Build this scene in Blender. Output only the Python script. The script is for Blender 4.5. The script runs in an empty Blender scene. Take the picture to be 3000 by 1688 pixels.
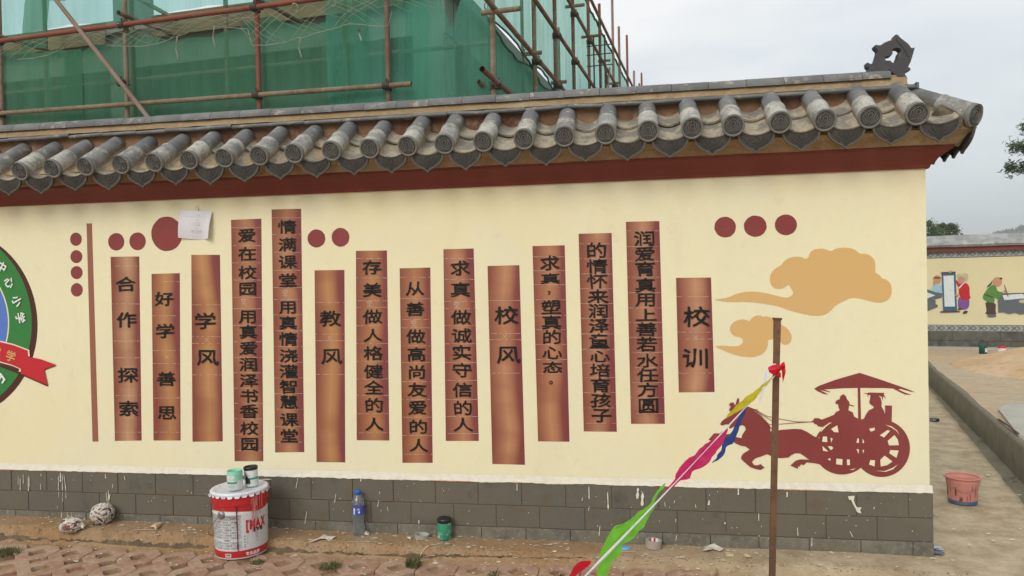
import bpy, math, random
from mathutils import Vector, Matrix, noise
from mathutils.geometry import tessellate_polygon
random.seed(7)
SC = bpy.context.scene
COL = SC.collection
R = math.radians

# ------------------------------------------------------------------ camera
FPX, YAW, ROLL, PITCH = 2200.0, R(9.59), 0.0205, R(0.73)
CP = Vector((0.0, -4.25, 1.5))
FW = Vector((-math.sin(YAW)*math.cos(PITCH), math.cos(YAW)*math.cos(PITCH), -math.sin(PITCH)))
_r0 = Vector((math.cos(YAW), math.sin(YAW), 0)); _u0 = _r0.cross(FW)
RT = math.cos(ROLL)*_r0 - math.sin(ROLL)*_u0
UP = RT.cross(FW)
cam = bpy.data.cameras.new('camera'); cam.sensor_width = 36; cam.lens = FPX/3000*36
cam.clip_start = 0.05; cam.clip_end = 3000
camo = bpy.data.objects.new('camera', cam); COL.objects.link(camo)
camo.matrix_world = Matrix(((RT.x, UP.x, -FW.x, CP.x), (RT.y, UP.y, -FW.y, CP.y), (RT.z, UP.z, -FW.z, CP.z), (0, 0, 0, 1)))
SC.camera = camo

# ------------------------------------------------------------------ sky, sun, exposure
SUN_EL, SUN_AZ = R(36), R(-22)          # azimuth measured from -Y (towards the viewer), negative = from the left
w = bpy.data.worlds.new('World'); SC.world = w; w.use_nodes = True
nt = w.node_tree; nt.nodes.clear(); N = nt.nodes.new; L = nt.links.new
out = N('ShaderNodeOutputWorld'); mx = N('ShaderNodeMixShader'); b1 = N('ShaderNodeBackground'); b2 = N('ShaderNodeBackground')
sky = N('ShaderNodeTexSky'); sky.sky_type = 'NISHITA'; sky.sun_disc = False; sky.sun_elevation = SUN_EL
sky.sun_rotation = R(180) - SUN_AZ
L(sky.outputs[0], b1.inputs[0]); b1.inputs[1].default_value = 0.10
tc = N('ShaderNodeTexCoord'); mp = N('ShaderNodeMapping'); mp.inputs['Scale'].default_value = (1.0, 1.0, 3.4)
mp.inputs['Rotation'].default_value = (0.25, -0.22, 0.3); mp.inputs['Location'].default_value = (0.35, 0.0, 0.2)
nz = N('ShaderNodeTexNoise'); nz.inputs['Scale'].default_value = 2.1; nz.inputs['Detail'].default_value = 5; nz.inputs['Roughness'].default_value = 0.46
L(tc.outputs['Generated'], mp.inputs[0]); L(mp.outputs[0], nz.inputs[0])
cr = N('ShaderNodeValToRGB'); e = cr.color_ramp.elements
e[0].position = 0.40; e[0].color = (0.73, 0.79, 0.835, 1); e[1].position = 0.58; e[1].color = (1.0, 1.0, 0.99, 1)
L(nz.outputs['Fac'], cr.inputs[0])
sx_ = N('ShaderNodeSeparateXYZ'); L(tc.outputs['Generated'], sx_.inputs[0])      # greyer, hazier air towards the horizon
hr = N('ShaderNodeMapRange'); hr.inputs[1].default_value = 0.0; hr.inputs[2].default_value = 0.30; hr.inputs[3].default_value = 0.85; hr.inputs[4].default_value = 0.0; L(sx_.outputs[2], hr.inputs[0])
hm = N('ShaderNodeMix'); hm.data_type = 'RGBA'; L(hr.outputs[0], hm.inputs[0]); L(cr.outputs[0], hm.inputs[6]); hm.inputs[7].default_value = (0.70, 0.755, 0.765, 1)
L(hm.outputs[2], b2.inputs[0]); b2.inputs[1].default_value = 0.90
mx.inputs[0].default_value = 0.90
L(b1.outputs[0], mx.inputs[1]); L(b2.outputs[0], mx.inputs[2]); L(mx.outputs[0], out.inputs[0])
sl = bpy.data.lights.new('sun', 'SUN'); sl.energy = 1.5; sl.angle = R(30); sl.color = (1.0, 0.96, 0.88)
so = bpy.data.objects.new('sun', sl); COL.objects.link(so)
sd = Vector((math.sin(SUN_AZ)*math.cos(SUN_EL), -math.cos(SUN_AZ)*math.cos(SUN_EL), math.sin(SUN_EL)))
so.rotation_euler = sd.to_track_quat('Z', 'Y').to_euler(); so.location = (0, 0, 12)
SC.view_settings.view_transform = 'Standard'; SC.view_settings.look = 'None'
SC.view_settings.exposure = 0.30; SC.view_settings.gamma = 1
SC.cycles.max_bounces = 8; SC.cycles.transparent_max_bounces = 24

# ------------------------------------------------------------------ helpers
def ray(x, y): return FW + RT*((x-1500)/FPX) - UP*((y-844)/FPX)
def onY(x, y, Y=0.0):
    d = ray(x, y); return CP + d*((Y-CP.y)/d.y)
def onZ(x, y, Z=0.0):
    d = ray(x, y); return CP + d*((Z-CP.z)/d.z)
def onP(x, y, p, n):
    d = ray(x, y); return CP + d*((p-CP).dot(n)/d.dot(n))
def depth(p): return (p-CP).dot(FW)

MATS = {}
def mat(name, col, rough=0.85, layers=(), bump=None, metal=0.0, spec=0.3, world=False, extra=None):
    """procedural material: base colour with noise layers (scale, lo, hi, colour, amount, stretch xyz)"""
    m = bpy.data.materials.new(name); m.use_nodes = True; t = m.node_tree
    n = t.nodes.new; l = t.links.new
    p = t.nodes['Principled BSDF']; p.inputs['Roughness'].default_value = rough; p.inputs['Metallic'].default_value = metal
    p.inputs['Specular IOR Level'].default_value = spec
    if world:
        g = n('ShaderNodeNewGeometry'); vec = g.outputs['Position']
    else:
        tcx = n('ShaderNodeTexCoord'); oi = n('ShaderNodeObjectInfo'); ad = n('ShaderNodeVectorMath'); ad.operation = 'ADD'
        sc = n('ShaderNodeVectorMath'); sc.operation = 'SCALE'; cmb = n('ShaderNodeCombineXYZ')
        for i in range(3): l(oi.outputs['Random'], cmb.inputs[i])
        l(cmb.outputs[0], sc.inputs[0]); sc.inputs['Scale'].default_value = 17.0
        l(tcx.outputs['Object'], ad.inputs[0]); l(sc.outputs[0], ad.inputs[1]); vec = ad.outputs[0]
    cur = None
    for k, ly in enumerate(layers):
        s, lo, hi, c2, amt = ly[:5]; st = ly[5] if len(ly) > 5 else (1, 1, 1)
        mpp = n('ShaderNodeMapping'); mpp.inputs['Scale'].default_value = st; mpp.inputs['Location'].default_value = (k*3.3, k*1.7, k*5.1); l(vec, mpp.inputs[0])
        nn = n('ShaderNodeTexNoise'); nn.inputs['Scale'].default_value = s; nn.inputs['Detail'].default_value = 6; nn.inputs['Roughness'].default_value = 0.62; l(mpp.outputs[0], nn.inputs[0])
        mr = n('ShaderNodeMapRange'); mr.inputs[1].default_value = lo; mr.inputs[2].default_value = hi; mr.inputs[3].default_value = 0; mr.inputs[4].default_value = amt; l(nn.outputs['Fac'], mr.inputs[0])
        mi = n('ShaderNodeMix'); mi.data_type = 'RGBA'; l(mr.outputs[0], mi.inputs[0])
        if cur is None: mi.inputs[6].default_value = (*col, 1)
        else: l(cur, mi.inputs[6])
        mi.inputs[7].default_value = (*c2, 1); cur = mi.outputs[2]
    if cur is None: p.inputs['Base Color'].default_value = (*col, 1)
    else: l(cur, p.inputs['Base Color'])
    if bump:
        bs, bst = bump[:2]
        nb = n('ShaderNodeTexNoise'); nb.inputs['Scale'].default_value = bs; nb.inputs['Detail'].default_value = 7; nb.inputs['Roughness'].default_value = 0.65; l(vec, nb.inputs[0])
        bp = n('ShaderNodeBump'); bp.inputs['Strength'].default_value = bst; bp.inputs['Distance'].default_value = bump[2] if len(bump) > 2 else 0.004
        l(nb.outputs['Fac'], bp.inputs['Height']); l(bp.outputs[0], p.inputs['Normal'])
    if extra: extra(m, t, p, vec, cur)
    MATS[name] = m; return m

def link(name, me, m=None, parent=None, loc=None, rot=None):
    o = bpy.data.objects.new(name, me); COL.objects.link(o)
    if m is not None and not me.materials: me.materials.append(m)
    if parent is not None: o.parent = parent
    if loc is not None: o.location = loc
    if rot is not None: o.rotation_euler = rot
    return o
def mesh(name, vs, fs, smooth=False):
    me = bpy.data.meshes.new(name); me.from_pydata([tuple(v) for v in vs], [], fs); me.validate()
    if smooth: me.polygons.foreach_set('use_smooth', [True]*len(me.polygons))
    me.update(); return me
class MB:
    """collects shapes and links them as ONE mesh object"""
    def __init__(s): s.v = []; s.f = []; s.s = []
    def add(s, vs, fs, smooth=False):
        o = len(s.v); s.v += [Vector(v) for v in vs]; s.f += [tuple(i+o for i in f) for f in fs]; s.s += [smooth]*len(fs); return s
    def box(s, a, b, ch=0.0):
        x0, y0, z0 = a; x1, y1, z1 = b
        vs = [(x, y, z) for z in (z0, z1) for y in (y0, y1) for x in (x0, x1)]
        return s.add(vs, [(0, 2, 3, 1), (4, 5, 7, 6), (0, 1, 5, 4), (2, 6, 7, 3), (0, 4, 6, 2), (1, 3, 7, 5)])
    def tube(s, pts, r, n=8, cap=True):
        pts = [Vector(p) for p in pts]; k = len(pts); rs = r if isinstance(r, (list, tuple)) else [r]*k
        vs = []; ref = Vector((0, 0, 1))
        for i, p in enumerate(pts):
            t = (pts[min(i+1, k-1)] - pts[max(i-1, 0)]).normalized()
            a = t.cross(ref)
            if a.length < 0.05: a = t.cross(Vector((0, 1, 0)))
            a.normalize(); b = t.cross(a)
            for j in range(n):
                an = 2*math.pi*j/n; vs.append(p + a*math.cos(an)*rs[i] + b*math.sin(an)*rs[i])
        fs = [(i*n+j, i*n+(j+1) % n, (i+1)*n+(j+1) % n, (i+1)*n+j) for i in range(k-1) for j in range(n)]
        s.add(vs, fs, True)
        if cap: s.add(vs[:n], [tuple(range(n))]); s.add(vs[-n:], [tuple(range(n))])
        return s
    def lathe(s, prof, n=32, c=(0, 0, 0), smooth=True, arc=(0, 2*math.pi)):
        vs = []; full = abs(arc[1]-arc[0]-2*math.pi) < 1e-6; m = n if full else n+1
        for r_, z in prof:
            for j in range(m):
                a = arc[0]+(arc[1]-arc[0])*j/n; vs.append((c[0]+r_*math.cos(a), c[1]+r_*math.sin(a), c[2]+z))
        fs = []
        for i in range(len(prof)-1):
            for j in range(n):
                j2 = (j+1) % m if full else j+1
                fs.append((i*m+j, i*m+j2, (i+1)*m+j2, (i+1)*m+j))
        return s.add(vs, fs, smooth)
    def ribbon(s, a, b, wd, nrm):
        a = Vector(a); b = Vector(b); t = (b-a).normalized(); q = t.cross(Vector(nrm)).normalized()*wd/2
        return s.add([a-q, a+q, b+q, b-q], [(0, 1, 2, 3)])
    def build(s, name, m, parent=None, loc=None, rot=None):
        me = bpy.data.meshes.new(name); me.from_pydata([tuple(v) for v in s.v], [], s.f); me.validate()
        if len(me.polygons) == len(s.s): me.polygons.foreach_set('use_smooth', s.s)
        me.update(); return link(name, me, m, parent, loc, rot)
def empty(name, loc, rz=0):
    o = bpy.data.objects.new(name, None); COL.objects.link(o); o.location = loc; o.rotation_euler = (0, 0, rz); o.empty_display_size = 0.1; return o
def tag(o, label=None, cat=None, group=None, kind=None):
    if label: o['label'] = label
    if cat: o['category'] = cat
    if group: o['group'] = group
    if kind: o['kind'] = kind
    return o
def rel(o, parent):
    """parent an object built in world coordinates under an Empty that has a location"""
    o.parent = parent; o.matrix_parent_inverse = Matrix.Translation(parent.location).inverted() if parent.rotation_euler.z == 0 else (Matrix.Translation(parent.location) @ parent.rotation_euler.to_matrix().to_4x4()).inverted(); return o
def fn(x, y=0.0, z=0.0): return noise.noise(Vector((x, y, z)))
def poly3(loops, thick, dirn):
    """polygon with holes given as loops of 3D points on one plane -> verts, faces with side walls"""
    pts = [p for lp in loops for p in lp]
    tr = tessellate_polygon([[Vector(p) for p in lp] for lp in loops])
    n = len(pts); vs = pts + [p - dirn*thick for p in pts]
    fs = [tuple(t) for t in tr]; o = 0
    if thick > 0:
        fs += [tuple(i+n for i in reversed(t)) for t in tr]
        for lp in loops:
            k = len(lp)
            for i in range(k): fs.append((o+i, o+(i+1) % k, o+n+(i+1) % k, o+n+i))
            o += k
        return vs, fs
    return pts, fs
def smoothpoly(pts, it=1):
    for _ in range(it):
        q = []
        for i in range(len(pts)):
            a = pts[i]; b = pts[(i+1) % len(pts)]
            q.append((a[0]*.75+b[0]*.25, a[1]*.75+b[1]*.25)); q.append((a[0]*.25+b[0]*.75, a[1]*.25+b[1]*.75))
        pts = q
    return pts
def ell(cx, cy, rx, ry, n=40, wob=0.02, seed=0):
    return [(cx+rx*(1+wob*fn(3*math.cos(2*math.pi*i/n)+seed, 3*math.sin(2*math.pi*i/n)))*math.cos(2*math.pi*i/n),
             cy+ry*(1+wob*fn(3*math.cos(2*math.pi*i/n)+seed, 3*math.sin(2*math.pi*i/n)))*math.sin(2*math.pi*i/n)) for i in range(n)]
# glyph outlines from Blender's own font
_fc = bpy.data.curves.new('glyph', 'FONT'); _fc.size = 1.0; _fc.resolution_u = 3
_fo = bpy.data.objects.new('glyph', _fc); COL.objects.link(_fo)
_gl = {}
def glyph(ch, off=0.012):
    k = (ch, off)
    if k not in _gl:
        _fc.body = ch; _fc.offset = off
        dg = bpy.context.evaluated_depsgraph_get(); dg.update()
        me = bpy.data.meshes.new_from_object(_fo.evaluated_get(dg))
        _gl[k] = ([(v.co.x, v.co.y) for v in me.vertices], [tuple(p.vertices) for p in me.polygons]); bpy.data.meshes.remove(me)
    return _gl[k]
# ------------------------------------------------------------------ materials
def _plaster_extra(m, t, p, vec, cur):
    pass
mat('plaster', (0.82, 0.76, 0.51), 0.8, [(1.1, .42, .62, (0.77, 0.73, 0.53), .8), (0.9, .54, .66, (0.82, 0.72, 0.45), .7), (26, .45, .7, (0.76, 0.70, 0.45), .35), (3.2, .58, .70, (0.70, 0.64, 0.44), .3, (1, 1, .30)), (9, .62, .70, (0.70, 0.62, 0.42), .35)], (120, .35, .002), world=True)
mat('white_paint', (0.74, 0.70, 0.59), 0.7, [(30, .45, .65, (0.62, 0.56, 0.44), .6), (4, .5, .7, (0.76, 0.71, 0.53), .7)], (90, .3), world=True)
mat('primer', (0.42, 0.17, 0.10), 0.8, [(60, .4, .6, (0.6, 0.35, 0.2), .6)], None, world=True)
mat('block', (0.125, 0.114, 0.088), 0.82, [(2.2, .42, .62, (0.150, 0.128, 0.090), .8), (3.6, .58, .70, (0.050, 0.050, 0.045), .6), (70, .4, .7, (0.15, 0.14, 0.115), .45), (9, .55, .72, (0.14, 0.10, 0.055), .6)], (150, .5, .003), world=True)
mat('block_base', (0.185, 0.172, 0.132), 0.85, [(6, .4, .62, (0.105, 0.098, 0.075), .8), (40, .5, .66, (0.26, 0.25, 0.21), .5), (3, .5, .7, (0.17, 0.13, 0.08), .5)], (140, .5, .003), world=True)
mat('joint_mortar', (0.165, 0.105, 0.058), 0.95, [(20, .4, .6, (0.16, 0.12, 0.075), .7)], (150, .4), world=True)
mat('red_paint', (0.170, 0.037, 0.026), 0.6, [(2.5, .4, .65, (0.205, 0.045, 0.034), .8), (30, .5, .7, (0.15, 0.035, 0.025), .4)], (60, .3, .003), world=True)
mat('beige_mortar', (0.31, 0.215, 0.115), 0.95, [(4, .42, .62, (0.38, 0.285, 0.17), .9), (22, .48, .66, (0.23, 0.15, 0.075), .55), (55, .55, .7, (0.48, 0.40, 0.29), .5)], (60, .6, .006), world=True)
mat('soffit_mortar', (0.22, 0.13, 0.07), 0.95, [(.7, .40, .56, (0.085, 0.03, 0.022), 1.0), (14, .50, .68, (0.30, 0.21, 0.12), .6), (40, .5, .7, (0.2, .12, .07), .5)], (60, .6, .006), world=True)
mat('roof_tile', (0.25, 0.245, 0.225), 0.68, [(5, .42, .56, (0.50, 0.48, 0.42), .95), (14, .52, .58, (0.13, 0.13, 0.125), .55), (24, .55, .61, (0.50, 0.44, 0.33), .8), (90, .4, .7, (0.10, 0.105, 0.108), .45)], (90, .45, .003), spec=.4)
mat('roof_tile_plain', (0.140, 0.140, 0.138), 0.7, [(7, .45, .60, (0.20, 0.20, 0.19), .9), (15, .57, .63, (0.40, 0.36, 0.28), .75), (4, .5, .62, (0.10, 0.10, 0.095), .7), (90, .4, .7, (0.11, 0.112, 0.115), .5)], (90, .45, .003), spec=.4)
mat('pan_tile', (0.40, 0.345, 0.25), 0.85, [(9, .48, .56, (0.15, 0.145, 0.135), .8), (45, .48, .60, (0.27, 0.235, 0.18), .7)], (60, .6, .004))
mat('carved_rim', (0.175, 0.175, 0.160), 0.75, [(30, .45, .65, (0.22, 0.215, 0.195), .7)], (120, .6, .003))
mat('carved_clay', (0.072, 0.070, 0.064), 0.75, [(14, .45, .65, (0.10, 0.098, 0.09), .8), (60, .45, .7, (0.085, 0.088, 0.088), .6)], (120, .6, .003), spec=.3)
mat('drip_clay', (0.052, 0.048, 0.040), 0.8, [(12, .45, .65, (0.080, 0.073, 0.060), .8), (60, .45, .7, (0.065, 0.065, 0.065), .6)], (120, .6, .003), spec=.25)
mat('drip_rim', (0.105, 0.098, 0.082), 0.8, [(30, .45, .65, (0.10, 0.10, 0.09), .7)])
mat('ornament_clay', (0.062, 0.062, 0.066), 0.7, [(9, .5, .7, (0.10, 0.10, 0.10), .7), (45, .62, .72, (0.25, 0.24, 0.21), .6)], (60, .7, .005))
mat('mural_red', (0.235, 0.042, 0.038), 0.6, [(2.5, .4, .65, (0.27, 0.058, 0.055), .8), (60, .4, .7, (0.20, 0.038, 0.033), .4)], (120, .2, .001), world=True)
mat('mural_bar', (0.31, 0.115, 0.075), 0.6, [(60, .4, .7, (0.26, 0.09, 0.06), .4)], None, world=True)
mat('mural_cloud', (0.67, 0.42, 0.165), 0.75, [(3, .4, .65, (0.64, 0.42, 0.19), .7)], (120, .2, .001), world=True)
mat('ink', (0.007, 0.005, 0.005), 0.6, [(40, .4, .7, (0.022, 0.016, 0.013), .6)], None, world=True)
mat('chalk', (0.62, 0.46, 0.38), 0.9, world=True)
mat('pencil', (0.775, 0.71, 0.47), 0.9, world=True)
mat('emblem_brown', (0.075, 0.022, 0.014), 0.7, world=True)
mat('emblem_green', (0.035, 0.20, 0.045), 0.7, [(30, .4, .7, (0.045, 0.23, 0.055), .5)], world=True)
mat('emblem_blue', (0.10, 0.19, 0.55), 0.7, world=True)
mat('emblem_cream', (0.78, 0.74, 0.55), 0.7, world=True)
mat('emblem_red', (0.53, 0.022, 0.03), 0.7, world=True)
mat('emblem_gold', (0.62, 0.36, 0.12), 0.7, world=True)
mat('emblem_white', (0.78, 0.80, 0.76), 0.7, world=True)
mat('tuft', (0.05, 0.085, 0.025), 0.8, [(6, .4, .6, (0.10, 0.13, 0.04), .8)])

def bamboo_mat(name, cx, wd, edge, mid, dark, z0, z1, k):
    """painted copper shading of a scroll: a light streak down the middle, brown edges (it is paint on the wall)"""
    m = bpy.data.materials.new(name); m.use_nodes = True; t = m.node_tree; n = t.nodes.new; l = t.links.new
    p = t.nodes['Principled BSDF']; p.inputs['Roughness'].default_value = 0.5; p.inputs['Specular IOR Level'].default_value = .35
    g = n('ShaderNodeNewGeometry'); sx = n('ShaderNodeSeparateXYZ'); l(g.outputs['Position'], sx.inputs[0])
    nz = n('ShaderNodeTexNoise'); nz.inputs['Scale'].default_value = 1.2; nz.inputs['Detail'].default_value = 1
    mpp = n('ShaderNodeMapping'); mpp.inputs['Scale'].default_value = (0.3, 1, 1.6); mpp.inputs['Location'].default_value = (k*3.7, 0, k*1.3); l(g.outputs['Position'], mpp.inputs[0]); l(mpp.outputs[0], nz.inputs[0])
    wob = n('ShaderNodeMath'); wob.operation = 'MULTIPLY_ADD'; l(nz.outputs['Fac'], wob.inputs[0]); wob.inputs[1].default_value = wd*0.5; wob.inputs[2].default_value = -wd*0.25
    ad = n('ShaderNodeMath'); ad.operation = 'ADD'; l(sx.outputs[0], ad.inputs[0]); l(wob.outputs[0], ad.inputs[1])
    mr = n('ShaderNodeMapRange'); mr.inputs[1].default_value = cx-wd/2; mr.inputs[2].default_value = cx+wd/2; l(ad.outputs[0], mr.inputs[0])
    cr = n('ShaderNodeValToRGB'); e = cr.color_ramp.elements
    e[0].position = 0.02; e[0].color = (*edge, 1); e[1].position = 1.0; e[1].color = (*dark, 1)
    mid = [v*1.08 for v in mid]; a = e.new(0.30); a.color = (*[mid[i]*.55+edge[i]*.45 for i in range(3)], 1); b = e.new(0.50); b.color = (*mid, 1); c = e.new(0.68); c.color = (*[mid[i]*.7+edge[i]*.3 for i in range(3)], 1); d = e.new(0.88); d.color = (*[edge[i]*.6+dark[i]*.4 for i in range(3)], 1)
    l(mr.outputs[0], cr.inputs[0])
    n2 = n('ShaderNodeTexNoise'); n2.inputs['Scale'].default_value = 5; n2.inputs['Detail'].default_value = 3; l(mpp.outputs[0], n2.inputs[0])
    m2 = n('ShaderNodeMapRange'); m2.inputs[1].default_value = .42; m2.inputs[2].default_value = .62; m2.inputs[4].default_value = .32; l(n2.outputs['Fac'], m2.inputs[0])
    mi = n('ShaderNodeMix'); mi.data_type = 'RGBA'; l(m2.outputs[0], mi.inputs[0]); l(cr.outputs[0], mi.inputs[6]); mi.inputs[7].default_value = (*edge, 1)
    # the paint was sprayed darker over both ends
    l(mi.outputs[2], p.inputs['Base Color'])
    return m

# ------------------------------------------------------------------ setting: the main wall
XL, XR = -6.4, 1.492                     # ends of the wall
wall = empty('boundary_wall', (0, 0, 0))
tag(wall, 'long cream boundary wall with painted scrolls, grey block plinth and tiled roof', 'wall')
# plaster body with very slightly uneven face
b = MB(); nx = 90; nz_ = 24
vs = []
for j in range(nz_+1):
    for i in range(nx+1):
        x = XL+(XR-XL)*i/nx; z = .36+(2.045-.36)*j/nz_
        vs.append((x, 0.0, z))
b.add(vs, [(j*(nx+1)+i, j*(nx+1)+i+1, (j+1)*(nx+1)+i+1, (j+1)*(nx+1)+i) for j in range(nz_) for i in range(nx)])
b.add([(XR, 0, .36), (XR, .24, .36), (XR, .24, 2.045), (XR, 0, 2.045)], [(0, 1, 2, 3)])
b.add([(XL, .24, .36), (XR, .24, .36), (XR, .24, 2.045), (XL, .24, 2.045)], [(0, 1, 2, 3)])
b.build('plaster_face', MATS['plaster'], wall)
# unpainted white base band that flares out a little, ragged at both edges
b = MB(); n = 560; vs = []
for i in range(n+1):
    x = XL+(XR+.012-XL)*i/n
    top = .366+.004*fn(x*2)+.002*fn(x*17); low = .327+.005*fn(x*5, 3)+.004*fn(x*31, 1)
    vs += [(x, -.0015, top), (x, -.007, .345), (x, -.013-.003*fn(x*9), low), (x, .02, low)]
b.add(vs, [(4*i+k, 4*i+4+k, 4*i+5+k, 4*i+1+k) for i in range(n) for k in range(3)], False)
b.add([(XR, -.0015, .366), (XR+.012, -.013, .327), (XR+.012, .25, .327), (XR, .25, .366)], [(0, 1, 2, 3)])
b.build('white_base_band', MATS['white_paint'], wall)
b = MB(); n = 300
for i in range(n):
    x = XL+(XR-XL)*i/n; a = fn(x*3.1, 9)
    if a > 0.08:
        hgt = .003+.010*a; b.add([(x, -.0137, .329+.003*fn(x*40)), (x+.027, -.0137, .329), (x+.027, -.0137, .329-hgt*(.6+.4*fn(x*50))), (x, -.0137, .329-hgt)], [(0, 1, 2, 3)])
b.build('primer_edge', MATS['primer'], wall)
# plinth blocks: joint positions read off each course
def joints(lst, py):
    xs = [onY(p, py).x for p in lst]
    while xs[0] > XL+.27: xs.insert(0, xs[0]-.266)
    return [XL]+xs+[XR+.012]
rows = [(.1945, .3262, joints([38, 141, 246, 349, 459, 569, 680, 795, 914, 1035, 1154, 1277, 1402, 1529, 1658, 1792, 1929, 2068, 2212, 2360, 2508, 2660], 1445), 0.0, 'block'),
        (.0685, .1905, joints([88, 190, 296, 402, 511, 622, 736, 851, 967, 1089, 1206, 1331, 1455, 1582, 1714, 1846, 1984, 2126, 2270, 2419, 2568], 1510), 0.0, 'block'),
        (-.06, .0645, joints([52, 153, 258, 365, 474, 584, 697, 812, 927, 1047, 1167, 1289, 1412, 1542, 1672, 1806, 1941, 2081, 2222, 2369, 2520, 2672], 1560), -.004, 'block_base')]
b = MB(); b.box((XL, .012, -.1), (XR, .238, .36)); b.box((XL, -.005, -.1), (XR+.004, .02, .327)); b.build('joint_mortar', MATS['joint_mortar'], wall)
for z0, z1, xs, dy, mk in rows:
    for i in range(len(xs)-1):
        x0, x1 = xs[i]+.0016, xs[i+1]-.0016
        if i == len(xs)-2: x1 = xs[-1]
        yf = -.010+dy+random.uniform(-.0015, .0015); c = .0022
        a0, a1 = z0+random.uniform(-.001, .001), z1+random.uniform(-.0012, .0012)
        vs = [(x0, .01, a0), (x1, .01, a0), (x1, .01, a1), (x0, .01, a1), (x0, yf+c, a0), (x1, yf+c, a0), (x1, yf+c, a1), (x0, yf+c, a1),
              (x0+c, yf, a0+c), (x1-c, yf, a0+c), (x1-c, yf, a1-c), (x0+c, yf, a1-c)]
        fs = [(0, 1, 5, 4), (1, 2, 6, 5), (2, 3, 7, 6), (3, 0, 4, 7), (4, 5, 9, 8), (5, 6, 10, 9), (6, 7, 11, 10), (7, 4, 8, 11), (8, 9, 10, 11)]
        if i == len(xs)-2:    # the corner block returns along the end of the wall
            vs += [(x1, .245, a0), (x1, .245, a1), (x0, .245, a0), (x0, .245, a1)]; fs += [(1, 2, 13, 12), (2, 3, 15, 13), (12, 13, 15, 14)]
        link('block', mesh('block', vs, fs), MATS[mk], wall)
# paint drips and splashes on the plinth
b = MB()
def drip(px, y0, y1, wpx, drift=0):
    a = onY(px, y0, -.0165); c = onY(px+drift, y1, -.0165); wd = wpx/500
    k = 6; vs = []
    for i in range(k+1):
        t = i/k; x = a.x+(c.x-a.x)*t; z = a.z+(c.z-a.z)*t; ww = wd*(.55+.5*fn(px*.1+i*.7, 2))*(.5 if i in (0,) else 1)*(1.3 if i == k-1 else 1)
        vs += [(x-ww/2, a.y, z), (x+ww/2, a.y, z)]
    b.add(vs, [(2*i, 2*i+1, 2*i+3, 2*i+2) for i in range(k)])
for d in [(53, 1393, 1420, 2), (59, 1400, 1437, 3), (68, 1390, 1417, 2.5), (83, 1395, 1438, 4), (86, 1398, 1425, 2), (119, 1417, 1435, 2), (120, 1388, 1394, 3), (171, 1395, 1436, 3), (177, 1385, 1412, 6), (182, 1388, 1436, 3, 1), (187, 1392, 1437, 3, 6), (172, 1440, 1456, 2), (184, 1441, 1470, 2), (193, 1440, 1460, 2), (168, 1483, 1490, 2), (180, 1501, 1516, 3), (197, 1501, 1512, 2), (209, 1502, 1514, 2), (23, 1495, 1503, 2), (308, 1390, 1402, 4, 2), (331, 1418, 1430, 2.5, -2), (364, 1394, 1406, 3, 2), (269, 1392, 1394, 4),
          (873, 1398, 1431, 2.5, -6), (984, 1446, 1474, 2.5, -4), (899, 1498, 1535, 3, -6), (1057, 1402, 1411, 5), (1113, 1440, 1447, 3, -2), (1110, 1466, 1485, 2.5, -4), (1134, 1485, 1497, 2, 3), (1227, 1524, 1534, 5), (1514, 1417, 1437, 3), (1515, 1418, 1438, 3.5), (1725, 1424, 1462, 4, 1), (1707, 1458, 1467, 3, -2), (1726, 1484, 1497, 2.5, -2), (1780, 1442, 1492, 4.5, 2), (1758, 1540, 1570, 3, -3), (1947, 1471, 1484, 2.5, 2), (1977, 1466, 1474, 2.5, -2), (2037, 1478, 1488, 2.5, 2), (1980, 1520, 1530, 2.5), (1982, 1568, 1583, 2.5, -2), (2223, 1504, 1526, 3), (2124, 1530, 1536, 5), (2306, 1441, 1456, 6), (2232, 1540, 1545, 2, -2), (2336, 1545, 1570, 3, 2), (2379, 1574, 1600, 3, -1), (2562, 1485, 1492, 3, -2), (2490, 1556, 1573, 3, 8), (317, 1437, 1475, 5, 2), (322, 1446, 1470, 4, -3), (311, 1443, 1470, 3, 3), (1290, 1404, 1408, 9), (2079, 1448, 1452, 3), (2163, 1431, 1450, 5)]:
    drip(*d)
for px, y0, y1, wd in [(1869, 1430, 1461, 11), (1883, 1443, 1482, 11), (2078, 1466, 1480, 8)]: drip(px, y0, y1, wd, -2)
for _ in range(190):     # fine specks
    px, py = random.uniform(-100, 2715), random.uniform(1392, 1600); p = onY(px, py, -.0172)
    if p.z > .315 or p.z < .0: continue
    s_ = random.uniform(.001, .003); b.add([(p.x-s_, p.y, p.z), (p.x, p.y, p.z-s_*1.6), (p.x+s_, p.y, p.z), (p.x, p.y, p.z+s_)], [(0, 1, 2, 3)])
pp = [onY(2200+x/3.22, 1300+y/3.22, -.0168) for x, y in [(915, 495), (978, 492), (970, 535), (985, 575), (1000, 600), (1045, 602), (1030, 625), (1042, 660), (1000, 645), (985, 610), (965, 575), (945, 530), (925, 528)]]
v_, f_ = poly3([pp], 0, Vector((0, -1, 0))); b.add(v_, f_)
pp = [onY(550+x/4.05, 1330+y/4.05, -.0168) for x, y in [(855, 300), (960, 296), (1000, 300), (960, 308), (905, 308)]]
v_, f_ = poly3([pp], 0, Vector((0, -1, 0))); b.add(v_, f_)
tag(b.build('paint_splash', MATS['white_paint'], wall), kind='stuff')
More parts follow.
